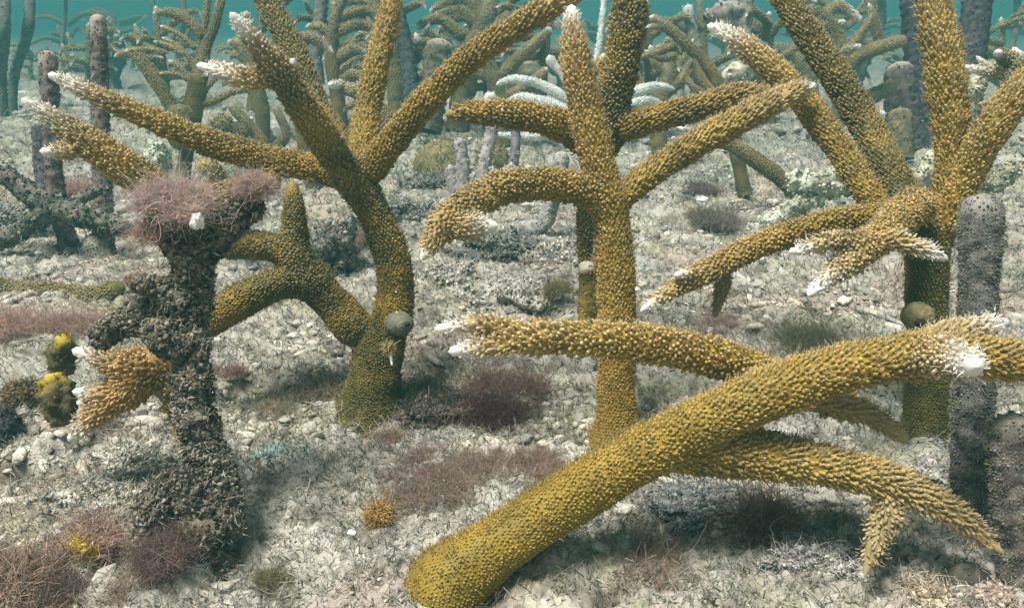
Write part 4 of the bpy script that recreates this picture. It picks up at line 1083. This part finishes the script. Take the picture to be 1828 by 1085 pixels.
tuft('small olive weed near the bottom left centre', 492, 1040, 34, OL, OL2, n=260)
tuft('small brown weed above the wide cushion', 690, 785, 34, BR, BR2, n=240)
tuft('grey olive weed behind the crossing foreground arms', 1440, 615, 66, OL, (.42, .4, .28), n=480)
tuft('tan weed right of the right trunk', 1760, 560, 40, BR, BR2, n=220, d=.62)
tuft('sandy weed behind the left colony base', 590, 700, 50, OL, TN2, n=420)
tuft('short tan weed tuft in front of the left colony', 490, 740, 42, OL, TN2, n=360)
tuft('wispy tan weed in the sand under the pointed stub', 1510, 940, 42, TN, TN2, n=260)
tuft('dim olive weed on the rubble mound', 1000, 520, 36, OL, OL2, n=240, d=.74)
tuft('mauve weed beside the rubble ridge', 640, 425, 34, MV, BR2, n=240, d=.95)

# olive branch lying at the left
coral('olive branch lying flat on the rubble at the left edge', [
    ('trunk', [(-60, 512, .80, 30), (20, 522, .80, 28), (110, 532, .79, 30), (180, 535, .78, 30), (222, 512, .775, 28)], dict(tipm=.0, low=.3, lowcol=OLIVE, cl=.6)),
    (B_, [(170, 540, .785, 26), (195, 560, .775, 24), (205, 585, .77, 14)], dict(tipm=0, low=.3, lowcol=OLIVE, cl=.6)),
], sp=.006, base_col=np.array([.20, .18, .05]), fuzz=.3)
coral('little yellow olive coral knob showing behind the pink crown', [
    ('trunk', [(415, 400, .86, 20), (400, 340, .85, 20), (375, 300, .84, 20), (350, 300, .835, 14)], dict(tipm=.3, lowcol=OLIVE)),
], sp=.006, fuzz=.3, base_col=np.array([.36, .28, .06]))

n = 260
V0, F0 = ICO1
dd = rng.uniform(.25, 1.3, n); cc = np.array([P3(a, b, d) for a, b, d in zip(rng.uniform(-500, 2300, n), rng.uniform(-100, 900, n), dd)])
cc = cc[cc[:, 2] > .02]; n = len(cc)
V = V0[None] * (rng.uniform(.00012, .00035, n))[:, None, None] + cc[:, None]
mb = MB(); mb.add(V.reshape(-1, 3), tris=(F0[None] + (np.arange(n) * len(V0))[:, None, None]).reshape(-1, 3), c=(.8, .8, .76))
tag(mb.build('drifting_specks', M_TURF), 'tiny pale specks drifting in the water', 'particles', kind='stuff')

# ------------------------------------------------------------------ the water's haze
hm = bpy.data.materials.new('haze'); hm.use_nodes = True
N_ = hm.node_tree.nodes; N_.clear()
ho = N_.new('ShaderNodeOutputMaterial'); pv = N_.new('ShaderNodeVolumePrincipled')
pv.inputs['Density'].default_value = 0.17
pv.inputs['Color'].default_value = (0.062, 0.245, 0.255, 1)
pv.inputs['Absorption Color'].default_value = (0, 0, 0, 1)
pv.inputs['Anisotropy'].default_value = 0.0
hm.node_tree.links.new(pv.outputs[0], ho.inputs['Volume'])
x0, x1, y0, y1, z0, z1 = -30.5, 30.5, -30.4, 30.3, -1.25, 0.80
mb = MB(); mb.add([(x, y, z) for z in (z0, z1) for y in (y0, y1) for x in (x0, x1)], quads=[(0, 2, 3, 1), (4, 5, 7, 6), (0, 1, 5, 4), (2, 6, 7, 3), (0, 4, 6, 2), (1, 3, 7, 5)])
hz = mb.build('haze', hm); hz.data.polygons.foreach_set('use_smooth', [False] * 6)
tag(hz, kind='stuff')
